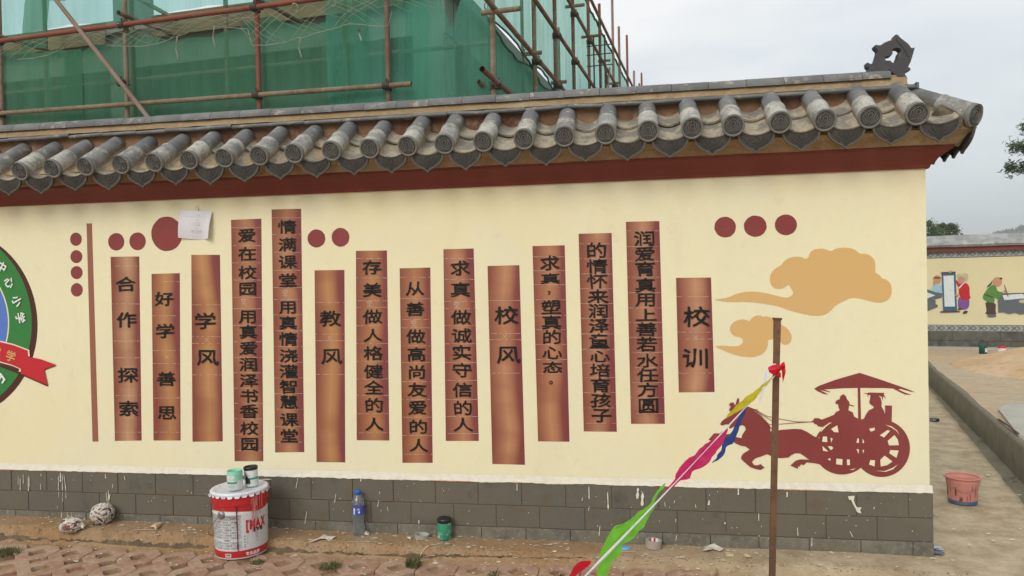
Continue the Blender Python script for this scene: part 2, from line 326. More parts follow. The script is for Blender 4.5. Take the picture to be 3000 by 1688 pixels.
# flared red cornice (with the return round the end of the wall)
prof = [(0.0, 2.036), (-.012, 2.030), (-.016, 2.036), (-.020, 2.048), (-.032, 2.062), (-.052, 2.083), (-.078, 2.104), (-.100, 2.120), (-.104, 2.134), (-.02, 2.136)]
def sweep(prof, name, m, xl=XL, parent=wall, jit=0.0):
    b = MB(); xs = [xl+(XR-xl)*i/60 for i in range(61)]; k = len(prof); vs = []
    for x in xs[:-1]:
        for (y, z) in prof: vs.append((x, y+jit*fn(x*6, z*9), z+jit*fn(x*5, 7+z*9)))
    for (y, z) in prof: vs.append((XR-y, y, z))          # mitre: overhang the same on the end
    for (y, z) in prof: vs.append((XR-y, .24-y, z))
    for (y, z) in prof: vs.append((xl, .24-y, z))
    m_ = len(xs)+2
    b.add(vs, [(i*k+j, (i+1)*k+j, (i+1)*k+j+1, i*k+j+1) for i in range(m_-1) for j in range(k-1)], False)
    return b.build(name, m, parent)
sweep(prof, 'cornice', MATS['red_paint'])
sweep([(-.09, 2.134), (-.118, 2.138), (-.125, 2.150), (-.142, 2.176), (-.178, 2.200), (-.17, 2.215), (.05, 2.36)], 'eave_mortar', MATS['beige_mortar'], jit=.006)

# ------------------------------------------------------------------ roof
def zo(x): return 2.215+(x+3.7)*.0112         # the eave sags a few centimetres to the left
SL = R(32)
# lotus disc, carved: rim, field and petals
def lotus(radius=.057, drip=False):
    b = MB(); n = 28
    b.lathe([(0.0001, 0), (radius*.80, 0)], n); fa = len(b.f)
    b.lathe([(radius*.80, 0), (radius*.83, .005), (radius*.97, .0055), (radius, .001), (radius, -.012)], n); b.field = fa
    # petals as raised cords
    def cord(pts, r_=.0023):
        b.tube([(x*radius, y*radius, .0028) for x, y in pts], [r_*(.35 if i in (0, len(pts)-1) else 1) for i in range(len(pts))], 4, False)
    for s in (-1, 1):
        cord([(0, -.35), (s*.22, -.42), (s*.48, -.34), (s*.64, -.12), (s*.70, .12)]); cord([(s*.05, -.28), (s*.3, -.26), (s*.5, -.08), (s*.58, .16), (s*.6, .3)])
        cord([(s*.04, -.22), (s*.26, -.1), (s*.38, .1), (s*.4, .34), (s*.28, .44)]); cord([(s*.62, .3), (s*.5, .24), (s*.42, .40), (s*.3, .48)])
        cord([(s*.3, .48), (s*.2, .52), (s*.1, .64), (0, .70)]); cord([(0, -.1), (s*.16, .05), (s*.2, .25), (s*.1, .36), (0, .40)])
        cord([(0, -.38), (s*.16, -.52), (0, -.68)]); cord([(s*.2, -.52), (s*.42, -.52), (s*.6, -.38)]); cord([(s*.3, .62), (s*.48, .52), (s*.62, .42)])
    return b
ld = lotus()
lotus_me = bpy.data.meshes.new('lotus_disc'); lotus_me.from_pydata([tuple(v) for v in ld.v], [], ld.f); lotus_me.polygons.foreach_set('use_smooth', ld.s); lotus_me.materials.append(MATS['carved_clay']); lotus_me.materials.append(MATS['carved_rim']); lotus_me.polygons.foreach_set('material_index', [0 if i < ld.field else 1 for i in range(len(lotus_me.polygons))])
def barrel_mesh(L=.30, r0=.050, r1=.0545):
    """two overlapping half-round tiles; local +Y runs up the slope, the disc is at y=0"""
    b = MB(); n = 16; lo, hi = R(-28), R(208)
    segs = [(0.0, .165, r1, r1-.002), (.158, L, r0, r0-.002)]
    for y0, y1, ra, rb in segs:
        up0 = len(b.f); k = 6; vs = []
        for i in range(k+1):
            y = y0+(y1-y0)*i/k; r_ = ra+(rb-ra)*i/k
            for j in range(n+1):
                a = lo+(hi-lo)*j/n; vs.append((r_*math.cos(a), y, r_*math.sin(a)))
        b.add(vs, [(i*(n+1)+j, (i+1)*(n+1)+j, (i+1)*(n+1)+j+1, i*(n+1)+j+1) for i in range(k) for j in range(n)], True)
        # upper lip thickness
        vs = []
        for j in range(n+1):
            a = lo+(hi-lo)*j/n
            for r_ in (rb, rb-.007): vs.append((r_*math.cos(a), y1, r_*math.sin(a)))
        b.add(vs, [(2*j, 2*j+2, 2*j+3, 2*j+1) for j in range(n)])
    up1 = len(b.f)
    # raised seam ring of mortar
    vs = []
    for i, (dy, dr) in enumerate([(-.004, 0), (0, .0028), (.004, 0)]):
        for j in range(n+1):
            a = lo+(hi-lo)*j/n; vs.append(((r1-.0015+dr)*math.cos(a), .160+dy+.002*fn(j*.6, 4), (r1-.0015+dr)*math.sin(a)))
    b.add(vs, [(i*(n+1)+j, (i+1)*(n+1)+j, (i+1)*(n+1)+j+1, i*(n+1)+j+1) for i in range(2) for j in range(n)], True)
    hd0 = len(b.f)
    # grey head that carries the disc
    vs = []
    for y in (-.004, .016):
        for j in range(n+1):
            a = lo+(hi-lo)*j/n; vs.append((.0562*math.cos(a), y, .0562*math.sin(a)))
    b.add(vs, [(j, n+1+j, n+2+j, j+1) for j in range(n)], True)
    me = bpy.data.meshes.new('round_tile'); me.from_pydata([tuple(v) for v in b.v], [], b.f); me.polygons.foreach_set('use_smooth', b.s); me.materials.append(MATS['roof_tile']); me.materials.append(MATS['roof_tile_plain']); mi_ = [0]*len(me.polygons)
    for q in range(up0, up1): mi_[q] = 1
    for q in range(hd0, len(mi_)): mi_[q] = 1
    me.polygons.foreach_set('material_index', mi_); return me
bar_me = barrel_mesh(.345)
bed = MB(); bed.box((-.046, .012, -.062), (.046, .33, -.010)); 
for s in (-1, 1):
    bed.add([(s*.046, .012, -.01), (s*.046, .30, -.01), (s*.052, .30, .006), (s*.0525, .012, .006)], [(0, 1, 2, 3)])
bed_me = bpy.data.meshes.new('tile_bed'); bed_me.from_pydata([tuple(v) for v in bed.v], [], bed.f); bed_me.materials.append(MATS['beige_mortar'])
disc_x = [-3.691, -3.462, -3.237, -3.007, -2.79, -2.563, -2.345, -2.123, -1.915, -1.689, -1.464, -1.245, -1.035, -.817, -.593, -.376, -.157, .064, .287, .492, .723, .941, 1.154, 1.37]
allx = [-3.691-.224*i for i in range(11, 0, -1)]+disc_x
def roll_tile(x, y, z, rz, tilt, scale=1.0):
    t = link('round_tile', bar_me, None, wall, (x, y, z), (tilt, random.uniform(-.02, .02), rz)); t.scale = (scale, 1, scale)
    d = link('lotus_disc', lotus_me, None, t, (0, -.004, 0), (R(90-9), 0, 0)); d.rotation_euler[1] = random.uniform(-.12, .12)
    m_ = link('mortar_bed', bed_me, None, t, (0, 0, 0), (0, 0, 0)); return t
for i, x in enumerate(allx):
    roll_tile(x+random.uniform(-.002, .002), -.245+random.uniform(-.005, .005), zo(x)+.004*fn(i*1.7), random.uniform(-.03, .03), SL+random.uniform(-.02, .02))
# pan tiles between the rolls: two overlapping concave tiles, the lower one ends over the drip tile
def pan_mesh(L, wdt=.17, sag=.034, th=.011):
    b = MB(); n = 10; vs = []
    for y in (0, L*.5, L):
        for top in (0, 1):
            for j in range(n+1):
                u = -1+2*j/n; vs.append((u*wdt/2, y, -sag*(1-u*u)-(0 if top == 0 else th)))
    k = n+1; fs = []
    for i in range(2):
        for j in range(n):
            fs.append((2*i*k+j, 2*i*k+j+1, (2*i+2)*k+j+1, (2*i+2)*k+j)); fs.append(((2*i+1)*k+j, (2*i+3)*k+j, (2*i+3)*k+j+1, (2*i+1)*k+j+1))
    for j in range(n): fs.append((j, k+j, k+j+1, j+1))
    b.add(vs, fs, False)
    me = bpy.data.meshes.new('pan_tile'); me.from_pydata([tuple(v) for v in b.v], [], b.f); me.materials.append(MATS['pan_tile']); return me
pan_me = pan_mesh(.20); pan2_me = pan_mesh(.17, .15, .03)
def drip_mesh():
    """pointed drip tile: a shield hanging under the lip, carved, with a rim"""
    b = MB(); W = .096
    def outl(s):
        pts = []
        for k in range(13):
            u = -1+2*k/12; pts.append((u*W*s, -.030*(1-u*u)+.012))
        right = [(W*.99*s, -.022*s), (W*.90*s, -.050*s), (W*.70*s, -.072*s), (W*.42*s, -.090*s), (W*.16*s, -.102*s), (0, -.118*s)]
        left = [(-x, y) for x, y in right[-2::-1]]
        return pts+right+left
    o1, o2 = outl(1), outl(.88); n = len(o1)
    vs = [(x, 0, z) for x, z in o1]+[(x, -.004, z) for x, z in [(a*.985, c*.985) for a, c in o1]]+[(x, -.004, z-.002) for x, z in o2]+[(x, -.0008, z-.002) for x, z in [(a*.97, c*.97) for a, c in o2]]+[(x, .010, z) for x, z in o1]
    fs = []
    for r_ in range(3):
        for j in range(n): fs.append((r_*n+j, r_*n+(j+1) % n, (r_+1)*n+(j+1) % n, (r_+1)*n+j))
    for j in range(n): fs.append((j, 4*n+j, 4*n+(j+1) % n, (j+1) % n))
    tr = tessellate_polygon([[Vector((vs[3*n+j][0], vs[3*n+j][2], 0)) for j in range(n)]]); fs += [tuple(3*n+i for i in t) for t in tr]
    rimn = 2*n; b.add(vs, fs, False)
    def cord(pts, r_=.0017):
        b.tube([(x, -.0022, z) for x, z in pts], [r_*(.4 if i in (0, len(pts)-1) else 1) for i in range(len(pts))], 4, False)
    for s in (-1, 1):
        cord([(0, -.078), (s*.022, -.072), (s*.045, -.056), (s*.058, -.034)]); cord([(0, -.070), (s*.018, -.058), (s*.034, -.04), (s*.038, -.024)]); cord([(0, -.06), (s*.012, -.046), (s*.014, -.034), (0, -.026)])
        cord([(s*.03, -.078), (s*.055, -.068), (s*.072, -.046)]); cord([(s*.06, -.028), (s*.072, -.034), (s*.078, -.022)]); cord([(0, -.084), (s*.012, -.09), (0, -.098)])
    me = bpy.data.meshes.new('drip_tile'); me.from_pydata([tuple(v) for v in b.v], [], b.f); me.materials.append(MATS['drip_clay']); me.materials.append(MATS['drip_rim']); me.polygons.foreach_set('material_index', [1 if q < rimn else 0 for q in range(len(me.polygons))]); return me
drip_me = drip_mesh()
mids = [(allx[i]+allx[i+1])/2 for i in range(len(allx)-1)]+[1.462+.02]
for i, x in enumerate(mids):
    z = zo(x)-.018; rz = random.uniform(-.02, .02)
    last = i == len(mids)-1
    link('pan_tile', pan_me, None, wall, (x, -.228+random.uniform(-.006, .006), z), (SL*.98, 0, rz))
    if not last: link('pan_tile', pan2_me, None, wall, (x+random.uniform(-.003, .003), -.088+random.uniform(-.01, .008), z+.101), (SL*.92, random.uniform(-.02, .02), rz))
    d = link('drip_tile', drip_me, None, wall, (x+random.uniform(-.003, .003), -.222+random.uniform(-.004, .004), z-.018), (R(11)+random.uniform(-.05, .05), random.uniform(-.03, .03), rz)); d.scale = (random.uniform(.97, 1.02), 1, random.uniform(.88, .98))
# vertical mortar wall behind the tiles, under the ridge
b = MB(); n = 110; vs = []
for i in range(n+1):
    x = XL+(1.45-XL)*i/n
    for y, z in [(-.02, 2.315), (.030, 2.352), (.048, 2.40), (.050, 2.46)]: vs.append((x, y+.006*fn(x*8, z*20), z+.004*fn(x*6, 5)))
b.add(vs, [(4*i+k, 4*i+4+k, 4*i+5+k, 4*i+1+k) for i in range(n) for k in range(3)], True)
b.add([(1.45, .03, 2.30), (1.47, .21, 2.30), (1.46, .21, 2.46), (1.45, .03, 2.46)], [(0, 1, 2, 3)])
b.build('ridge_wall', MATS['soffit_mortar'], wall)
b = MB(); b.box((XL, .056, 2.1), (1.43, .21, 2.452)); b.build('roof_core', MATS['beige_mortar'], wall)
# back slope (seen only as a silhouette at the end)
b = MB(); b.add([(XL, .21, 2.40), (1.45, .21, 2.40), (1.63, .46, 2.24), (XL, .46, 2.24), (XL, .46, 2.21), (1.63, .46, 2.21), (1.45, .21, 2.36), (XL, .21, 2.36)], [(0, 1, 2, 3), (3, 2, 5, 4), (4, 5, 6, 7)]); b.build('back_slope', MATS['roof_tile_plain'], wall)
# ridge: thin course of flat tiles, mortar band, half-round cap tiles
x = XL; k = 0
while x < 1.44:
    L_ = random.uniform(.20, .245); x1 = min(x+L_, 1.452)
    if 1.452-x1 < .09: x1 = 1.452
    dz = random.uniform(-.003, .004); y0 = .004+random.uniform(-.006, .006); t0 = random.uniform(-.004, .004); vs = []; m_ = 5
    for i in range(m_+1):
        xx = x+.001+(x1-x-.002)*i/m_; e1 = .0025*fn(xx*14, k); zc = dz+t0*(i/m_-.5)*2
        vs += [(xx, .06, 2.452+zc), (xx, y0+e1, 2.455+zc), (xx, y0-.004+e1, 2.462+zc), (xx, y0+.003+e1, 2.474+zc), (xx, y0+.018, 2.480+zc), (xx, .10, 2.484+zc)]
    f_ = [(6*i+j, 6*i+6+j, 6*i+7+j, 6*i+1+j) for i in range(m_) for j in range(5)]+[tuple(range(6)), tuple(range(6*m_, 6*m_+6))]
    link('ridge_course_tile', mesh('ridge_course_tile', vs, f_), MATS['roof_tile_plain'], wall); x = x1; k += 1
b = MB(); n = 220; vs = []
for i in range(n+1):
    xx = XL+(1.425-XL)*i/n
    for y, z in [(.013, 2.479), (.030, 2.484), (.046, 2.494), (.050, 2.512), (.056, 2.530), (.17, 2.530), (.21, 2.479)]: vs.append((xx, y+.005*fn(xx*9, z*30), z+.003*fn(xx*11, 3)))
b.add(vs, [(7*i+j, 7*i+7+j, 7*i+8+j, 7*i+1+j) for i in range(n) for j in range(6)], True); b.add(vs[-7:], [tuple(range(7))])
b.build('ridge_mortar', MATS['beige_mortar'], wall)
x = XL; k = 0
while x < 1.30:
    x1 = min(x+.2, 1.345); n = 12; r_ = .066+random.uniform(-.001, .001); dz = random.uniform(-.0015, .0015); vs = []
    for xx in (x+.0012, (x+x1)/2, x1-.0012):
        for j in range(n+1):
            a = R(-6)+(math.pi+R(12))*j/n; vs.append((xx, .112+r_*1.14*math.cos(a), 2.530+dz+r_*.76*math.sin(a)))
    f_ = [(i*(n+1)+j, (i+1)*(n+1)+j, (i+1)*(n+1)+j+1, i*(n+1)+j+1) for i in range(2) for j in range(n)]+[tuple(range(n+1)), tuple(range(2*(n+1), 3*(n+1)))]
    link('ridge_cap_tile', mesh('ridge_cap_tile', vs, f_, False), MATS['roof_tile_plain'], wall); x = x1
bpy.context.view_layer.update()
# ridge end ornament: curled dragon-fish tail with an opening
def orn(pts, Y, sc=3.22, ox=2500, oy=80): return [onY(ox+x/sc, oy+y/sc, Y) for x, y in pts]
O1 = [(108, 350), (112, 385), (132, 402), (118, 425), (130, 470), (138, 488), (200, 474), (290, 448), (350, 446), (395, 480), (412, 518), (492, 519), (497, 490), (470, 452), (480, 438), (526, 416), (521, 392), (500, 390), (525, 345), (545, 280), (567, 205), (530, 208), (505, 170), (455, 132), (428, 112), (405, 84), (385, 80), (368, 97), (365, 128), (320, 140), (270, 162), (245, 183), (197, 177), (182, 190), (186, 207), (215, 235), (200, 290), (180, 350), (150, 358), (125, 343)]
O2 = [(350, 235), (358, 262), (342, 285), (302, 293), (292, 310), (305, 322), (335, 320), (355, 341), (378, 335), (395, 290), (400, 265), (419, 240), (405, 225), (375, 223)]
def soften(p):      # keep every point, round a little between them
    q = []
    for i in range(len(p)):
        a, b_, c = p[i-1], p[i], p[(i+1) % len(p)]; q += [(b_[0]*.94+(a[0]+c[0])*.03, b_[1]*.94+(a[1]+c[1])*.03), ((b_[0]+c[0])/2+(b_[0]*2-a[0]-p[(i+2) % len(p)][0]+c[0]*0)*.0, (b_[1]+c[1])/2)]
    return q
O1 = soften(O1); O2 = soften([((x-352)*1.18+352, (y-285)*1.12+285) for x, y in O2])
def shrink(pts, d):
    n = len(pts); a = sum(pts[i][0]*pts[(i+1) % n][1]-pts[(i+1) % n][0]*pts[i][1] for i in range(n)); s = 1 if a > 0 else -1; q = []
    for i in range(n):
        p0, p1, p2 = pts[i-1], pts[i], pts[(i+1) % n]; tx, ty = p2[0]-p0[0], p2[1]-p0[1]; l_ = math.hypot(tx, ty) or 1
        q.append((p1[0]-s*d*ty/l_*1, p1[1]+s*d*tx/l_*1))
    return q
b = MB(); I1, I2 = shrink(O1, 6), shrink(O2, -5)
lay = [(shrink(O1, 0), shrink(O2, 0), .082), (shrink(O1, 0), shrink(O2, 0), .098+.04), (I1, I2, .058), (I1, I2, .165)]
pl = [orn(a, .112) for a, _, _ in lay]; ph = [orn(c, .112) for _, c, _ in lay]
def ring(A, B_):
    n = len(A); b.add(list(A)+list(B_), [(i, (i+1) % n, n+(i+1) % n, n+i) for i in range(n)], True)
def aty(P, y): return [Vector((p.x, y, p.z)) for p in P]
for P, Q in ((pl, 0), (ph, 1)):
    ring(aty(P[2], .080), aty(P[0], .090)); ring(aty(P[0], .090), aty(P[0], .130)); ring(aty(P[0], .130), aty(P[2], .140))
for y in (.080, .140):
    v_, f_ = poly3([aty(pl[2], y), aty(ph[2], y)], 0, Vector((0, -1, 0))); b.add(v_, f_)
for pts, r_ in [([(390, 130), (430, 180), (470, 230), (500, 290)], .004), ([(150, 440), (230, 430), (330, 410)], .004)]:
    b.tube([Vector((p.x, .079, p.z)) for p in orn(pts, .112)], r_, 6)
b.build('ridge_ornament', MATS['ornament_clay'], wall)
# hip tile at the corner, with its mortar skirt
P_top = Vector((1.44, .075, 2.435)); P_bot = onY(2853, 338, -.19)
dv = (P_top-P_bot); Lh = dv.length
h = roll_tile(P_bot.x, P_bot.y, P_bot.z, 0, 0, 1.04)
yax = dv.normalized(); xax = yax.cross(Vector((0, 0, 1))).normalized(); zax = xax.cross(yax)
h.matrix_basis = Matrix(((xax.x, yax.x, zax.x, P_bot.x), (xax.y, yax.y, zax.y, P_bot.y), (xax.z, yax.z, zax.z, P_bot.z), (0, 0, 0, 1))) @ Matrix.Diagonal((1.04, Lh/.335, 1.04, 1))
b = MB()
A = Vector((1.40, .0, 2.37)); Bp = onY(2845, 350, -.17); Cp = Vector((1.45, -.215, 2.215))
b.add([A, Cp, Bp-Vector((0, 0, .045)), P_top-Vector((0, 0, .03)), Bp-Vector((0.02, -.1, .12)), Vector((1.42, .1, 2.25))], [(0, 1, 2), (0, 2, 3), (1, 4, 2), (1, 5, 4)])
b.build('hip_mortar', MATS['beige_mortar'], wall)
# tiles of the end slope seen from the side below the hip
for k, (yy, xx, zz) in enumerate([(-.10, 1.665, 2.20), (.02, 1.67, 2.195), (.14, 1.67, 2.195), (.27, 1.66, 2.20)]):
    link('drip_tile', drip_me, None, wall, (xx-.01, yy, zz), (R(11), 0, R(90)))
    link('pan_tile', pan_me, None, wall, (xx+.01, yy, zz+.02), (SL, 0, R(90)))
b = MB(); b.add([(1.45, .0, 2.40), (1.46, .24, 2.40), (1.665, .36, 2.215), (1.665, -.15, 2.215), (1.60, -.12, 2.14), (1.60, .36, 2.14)], [(0, 1, 2, 3), (3, 2, 5, 4)]); b.build('end_slope', MATS['soffit_mortar'], wall)
b = MB(); b.box((1.346, .0825, 2.487), (1.402, .165, 2.550)); b.build('ornament_bed', MATS['beige_mortar'], wall)
# rounded end of the thin ridge course and the tan block under the ornament
b = MB(); b.add([(1.452, -.004, 2.455), (1.470, .01, 2.455), (1.478, .06, 2.455), (1.47, .2, 2.455), (1.452, -.004, 2.486), (1.470, .01, 2.486), (1.478, .06, 2.486), (1.47, .2, 2.486)], [(0, 1, 5, 4), (1, 2, 6, 5), (2, 3, 7, 6), (4, 5, 6, 7)]); b.build('ridge_end_tile', MATS['roof_tile_plain'], wall)
# ------------------------------------------------------------------ mural: everything painted on the wall face
NY = Vector((0, -1, 0))
def paint(name, loops, y, m, parent, label=None, sc=1.0, ox=0, oy=0, th=.0008, rnd=0):
    L3 = []
    for lp in loops:
        if rnd: lp = smoothpoly(lp, rnd)
        L3.append([onY(ox+x/sc, oy+yy/sc, y) for x, yy in lp])
    v_, f_ = poly3(L3, th, NY); o = MB().add(v_, f_).build(name, m, parent)
    if label: o['label'] = label
    return o
D = 1/1.165  # displayed pixels of the survey picture -> photo pixels
SCR = [ # name, corners TL TR BL BR (photo px /1.165), characters with (y centre in photo px), x centre top/bottom, size
 ('copper scroll reading 合作探索', (278, 646, 350, 645, 289, 1109, 356, 1108), [('合', 833), ('作', 937), ('探', 1099), ('索', 1197)], (369, 378), 60, [779, 890, 999, 1048, 1159, 1266], (.47, .27, .15), .9),
 ('copper scroll reading 好学善思', (381, 689, 452, 687, 386, 1108, 454, 1108), [('好', 876), ('学', 970), ('善', 1110), ('思', 1209)], (482, 490), 56, [825, 925, 1027, 1065, 1166, 1266], (.44, .22, .085), 1),
 ('copper scroll reading 学风', (481, 641, 553, 641, 484, 1111, 560, 1110), [('学', 941), ('风', 1047)], (602, 608), 64, [893, 986, 1006, 1098], (.46, .235, .09), 1),
 ('tall copper scroll reading 爱在校园 用真爱润泽书香校园', (581, 553, 657, 550, 590, 1160, 662, 1160), list(zip('爱在校园用真爱润泽书香校园', [690, 744, 799, 846, 927, 973, 1020, 1067.5, 1114.5, 1160, 1205, 1255, 1301])), (724, 732), 54, [667, 719, 770, 820, 871, 904, 953, 1001, 1047, 1092, 1137, 1181, 1227, 1274, 1320], (.42, .20, .095), 1),
 ('tallest copper scroll reading 情满课堂 用真情浇灌智慧课堂', (683, 527, 757, 525, 692, 1138, 765, 1137), list(zip('情满课堂用真情浇灌智慧课堂', [665, 717, 768, 821.5, 899.5, 946, 994, 1042, 1088, 1133, 1178, 1229, 1277])), (842, 848), 54, [638, 687, 739, 792, 842, 877, 922, 969, 1015, 1061, 1107, 1153, 1199, 1250, 1295], (.42, .20, .10), 1),
 ('copper scroll reading 教风', (791, 680, 866, 679, 796, 1162, 868, 1163), [('教', 933), ('风', 1044)], (968, 972), 62, [886, 979, 998, 1097], (.44, .215, .085), 1),
 ('copper scroll reading 存美 做人格健全的人', (895, 631, 973, 630, 897, 1107, 979, 1108), list(zip('存美做人格健全的人', [784, 850, 928, 982, 1035, 1088.5, 1136, 1187, 1242.6])), (1090, 1097), 56, [757, 814, 881, 900, 954, 1006, 1058, 1110, 1158, 1212, 1268], (.43, .20, .085), 1),
 ('copper scroll reading 从善 做高尚友爱的人', (1005, 675, 1082, 673, 1012, 1164, 1088, 1164), list(zip('从善做高尚友爱的人', [845.5, 906, 985.6, 1038, 1090, 1142, 1194, 1250, 1305])), (1215, 1227), 56, [812, 875, 936, 960, 1013, 1062, 1118, 1170, 1222, 1276, 1331], (.44, .21, .09), 1),
 ('copper scroll reading 求真 做诚实守信的人', (1115, 627, 1191, 625, 1121, 1109, 1204, 1109), list(zip('求真做诚实守信的人', [786, 849, 930, 983, 1033, 1085, 1142, 1195.5, 1244])), (1348, 1357), 58, [757, 818, 883, 904, 953, 1007, 1062, 1114, 1170, 1220, 1270], (.45, .21, .11), 1),
 ('copper scroll reading 校风', (1226, 669, 1306, 667, 1238, 1167, 1320, 1169), [('校', 924), ('风', 1039)], (1484, 1489), 70, [880, 977, 995, 1093], (.46, .22, .11), 1),
 ('copper scroll reading 求真，塑真的心态。', (1339, 619, 1420, 617, 1353, 1110, 1432, 1111), [('求', 771), ('真', 816), ('，', 848), ('塑', 900), ('真', 945), ('的', 988), ('心', 1033.6), ('态', 1076), ('。', 1111)], (1611, 1620), 58, [752, 793, 834, 878, 924, 966, 1009, 1053, 1095], (.45, .21, .10), 1),
 ('copper scroll reading 的情怀来润泽童心培育孩子', (1455, 588, 1538, 586, 1468, 1085, 1551, 1086), list(zip('的情怀来润泽童心培育孩子', [734, 780.5, 824.6, 869, 911, 954, 999.6, 1044, 1085, 1129, 1173, 1216.6])), (1748, 1762), 60, [714, 758, 802, 846, 889, 932, 978, 1023, 1063, 1106, 1150, 1195, 1240], (.45, .22, .12), 1),
 ('tall copper scroll reading 润爱育真用上善若水任方圆', (1574, 558, 1658, 556, 1587, 1066, 1672, 1066), list(zip('润爱育真用上善若水任方圆', [699, 744, 788, 835.4, 877.4, 923, 964.6, 1009, 1057, 1099, 1142, 1188])), (1888, 1899), 62, [676, 722, 765, 812, 857, 902, 945, 988, 1032, 1077, 1121, 1165, 1212], (.43, .215, .12), 1),
 ('short copper scroll reading 校训', (1700, 699, 1788, 698, 1707, 987, 1797, 986), [('校', 928), ('训', 1049)], (2041, 2038), 78, [869, 973, 993, 1093], (.48, .245, .14), 1),
]
for k, (lab, c, chars, cx, size, chalk, mid, _) in enumerate(SCR):
    c = [v*1.165 for v in c]; TL, TR, BL, BR = (c[0], c[1]), (c[2], c[3]), (c[4], c[5]), (c[6], c[7])
    A, B_, Cc, Dd = onY(*TL), onY(*TR), onY(*BR), onY(*BL)
    cxw = (A.x+B_.x+Cc.x+Dd.x)/4; wdw = (B_.x-A.x+Cc.x-Dd.x)/2
    edge = (.235, .062, .038); dark = (.20, .040, .050)
    m = bamboo_mat('scroll_paint', cxw, wdw, edge, mid, dark, Dd.z, A.z, k+1)
    lp = [TL, TR, BR, BL]
    sc_o = paint('painted_scroll', [lp], -.0010, m, wall, lab)
    def edges(y):
        t = (y-TL[1])/(BL[1]-TL[1]); return TL[0]+(BL[0]-TL[0])*t, TR[0]+(BR[0]-TR[0])*t
    b = MB()
    for y in chalk:
        xa, xb = edges(y); n = 12; pts = []
        for i in range(n):
            if random.random() < .22: continue
            x0 = xa-2+(xb-xa+4)*i/n; x1 = xa-2+(xb-xa+4)*(i+1)/n; h_ = random.uniform(.5, 1.2)
            q = [onY(x0, y+fn(x0*.1, y)*1.2, -.0028), onY(x1, y+fn(x1*.1, y)*1.2, -.0028), onY(x1, y+h_+fn(x1*.1, y)*1.2, -.0028), onY(x0, y+h_+fn(x0*.1, y)*1.2, -.0028)]
            b.add(q, [(0, 1, 2, 3)])
    b.build('chalk_line', MATS['chalk'], sc_o)
    # brush lettering, each character set by hand: wide, flat, thick strokes
    b = MB(); gh = MB(); y_first, y_last = chars[0][1], chars[-1][1]
    for i, (ch, y) in enumerate(chars):
        t = (y-TL[1])/(BL[1]-TL[1]); t2 = (y-y_first)/max(1, (y_last-y_first)); x = cx[0]+(cx[1]-cx[0])*t2
        gap = min([abs(y-o[1]) for o in chars if o[1] != y] or [100]); hp = min(size*.74, gap*.97)
        if len(chars) <= 4: hp = size*.74
        wp = size*.99
        if ch in '，。': hp = wp = size*.52; x += 4
        if ch in '人心小上': hp *= .92
        P = onY(x, y); px_m = onY(x+wp/2, y).x-onY(x-wp/2, y).x; pz_m = onY(x, y-hp/2).z-onY(x, y+hp/2).z
        gv, gf = glyph(ch, .0); s1, s2 = random.uniform(0, 90), random.uniform(-.03, .03); vs = []; vg = []
        for gx, gy in gv:
            u, v = gx-.5, gy-.38
            u2 = u*1.06+.040*fn(gx*4.5, gy*4.5, s1); v2 = v*1.05+.042*fn(gx*4.5+9, gy*4.5, s1)-.05*(u*u*2-.2)+s2*u
            u2 += .022*fn(gx*14+s1, gy*14); v2 += .026*fn(gx*14, gy*14+s1); v2 += .03*max(0, u-.2)          # strokes lift to the right, as in clerical script
            vs.append((P.x+u2*px_m, -.0042, P.z+v2*pz_m)); vg.append((P.x+u2*px_m*.85-.150, -.0007-.0004*(i % 2), P.z+v2*pz_m*.70-.012))
        for q_, (ax, az) in enumerate(((0, 0), (.006, .024), (-.006, -.024), (.015, 0), (-.010, -.012), (-.004, .012), (.010, -.018))):      # a loaded brush: thick horizontals, thinner verticals
            b.add([(vx+ax*px_m, vy-.0002*q_, vz+az*pz_m) for vx, vy, vz in vs], gf)
    b.build('brush_lettering', MATS['ink'], sc_o)
# small chalk marks (the painter's crosses and 空 marks)
b = MB()
for x, y in [(2038, 989), (1479, 986), (966, 990), (488, 1047), (606, 996)]:
    for s in (-1, 1): b.ribbon(onY(x-6, y-6*s, -.003), onY(x+6, y+6*s, -.003), .002, (0, 1, 0))
for x, y in [(714, 883), (836, 859), (1083, 889), (1213, 947), (1338, 893)]:
    gv, gf = glyph('空', 0.0); P = onY(x, y)
    b.add([(P.x+(gx-.5)*.036, -.003, P.z+(gy-.38)*.042) for gx, gy in gv], gf)
b.build('chalk_mark', MATS['chalk'], wall)
# dots
S1_, S2_, S5_ = 2.415, 1.768, 3.0185
for (cx_, cy_, rx, ry, sc, ox, oy, lab) in [
    (537, 244, 41, 47, S1_, 0, 600, None), (540, 367, 42, 46, S1_, 0, 600, None), (542, 480, 42, 46, S1_, 0, 600, None), (543, 602, 42, 48, S1_, 0, 600, None),
    (822, 262, 57, 62, S1_, 0, 600, None), (973, 259, 58, 63, S1_, 0, 600, None), (1180, 206, 110, 122, S1_, 0, 600, 'largest dark red painted disc, partly under the white notice'),
    (578, 210, 46, 47, S2_, 600, 580, None), (703, 204, 46, 49, S2_, 600, 580, None),
    (225, 198, 95, 92, S5_, 2050, 600, None), (491, 190, 101, 94, S5_, 2050, 600, None), (762, 178, 98, 92, S5_, 2050, 600, None)]:
    paint('painted_dot', [ell(cx_, cy_, rx, ry, 40, .03, cx_)], -.0010, MATS['mural_red'], wall, lab, sc, ox, oy)
paint('painted_bar', [[(612, 133), (650, 132), (690, 1449), (647, 1449)]][:1] and [[(612/S1_, 600+133/S1_), (650/S1_, 600+132/S1_), (288, 1294), (271, 1294)]], -.0010, MATS['mural_bar'], wall)
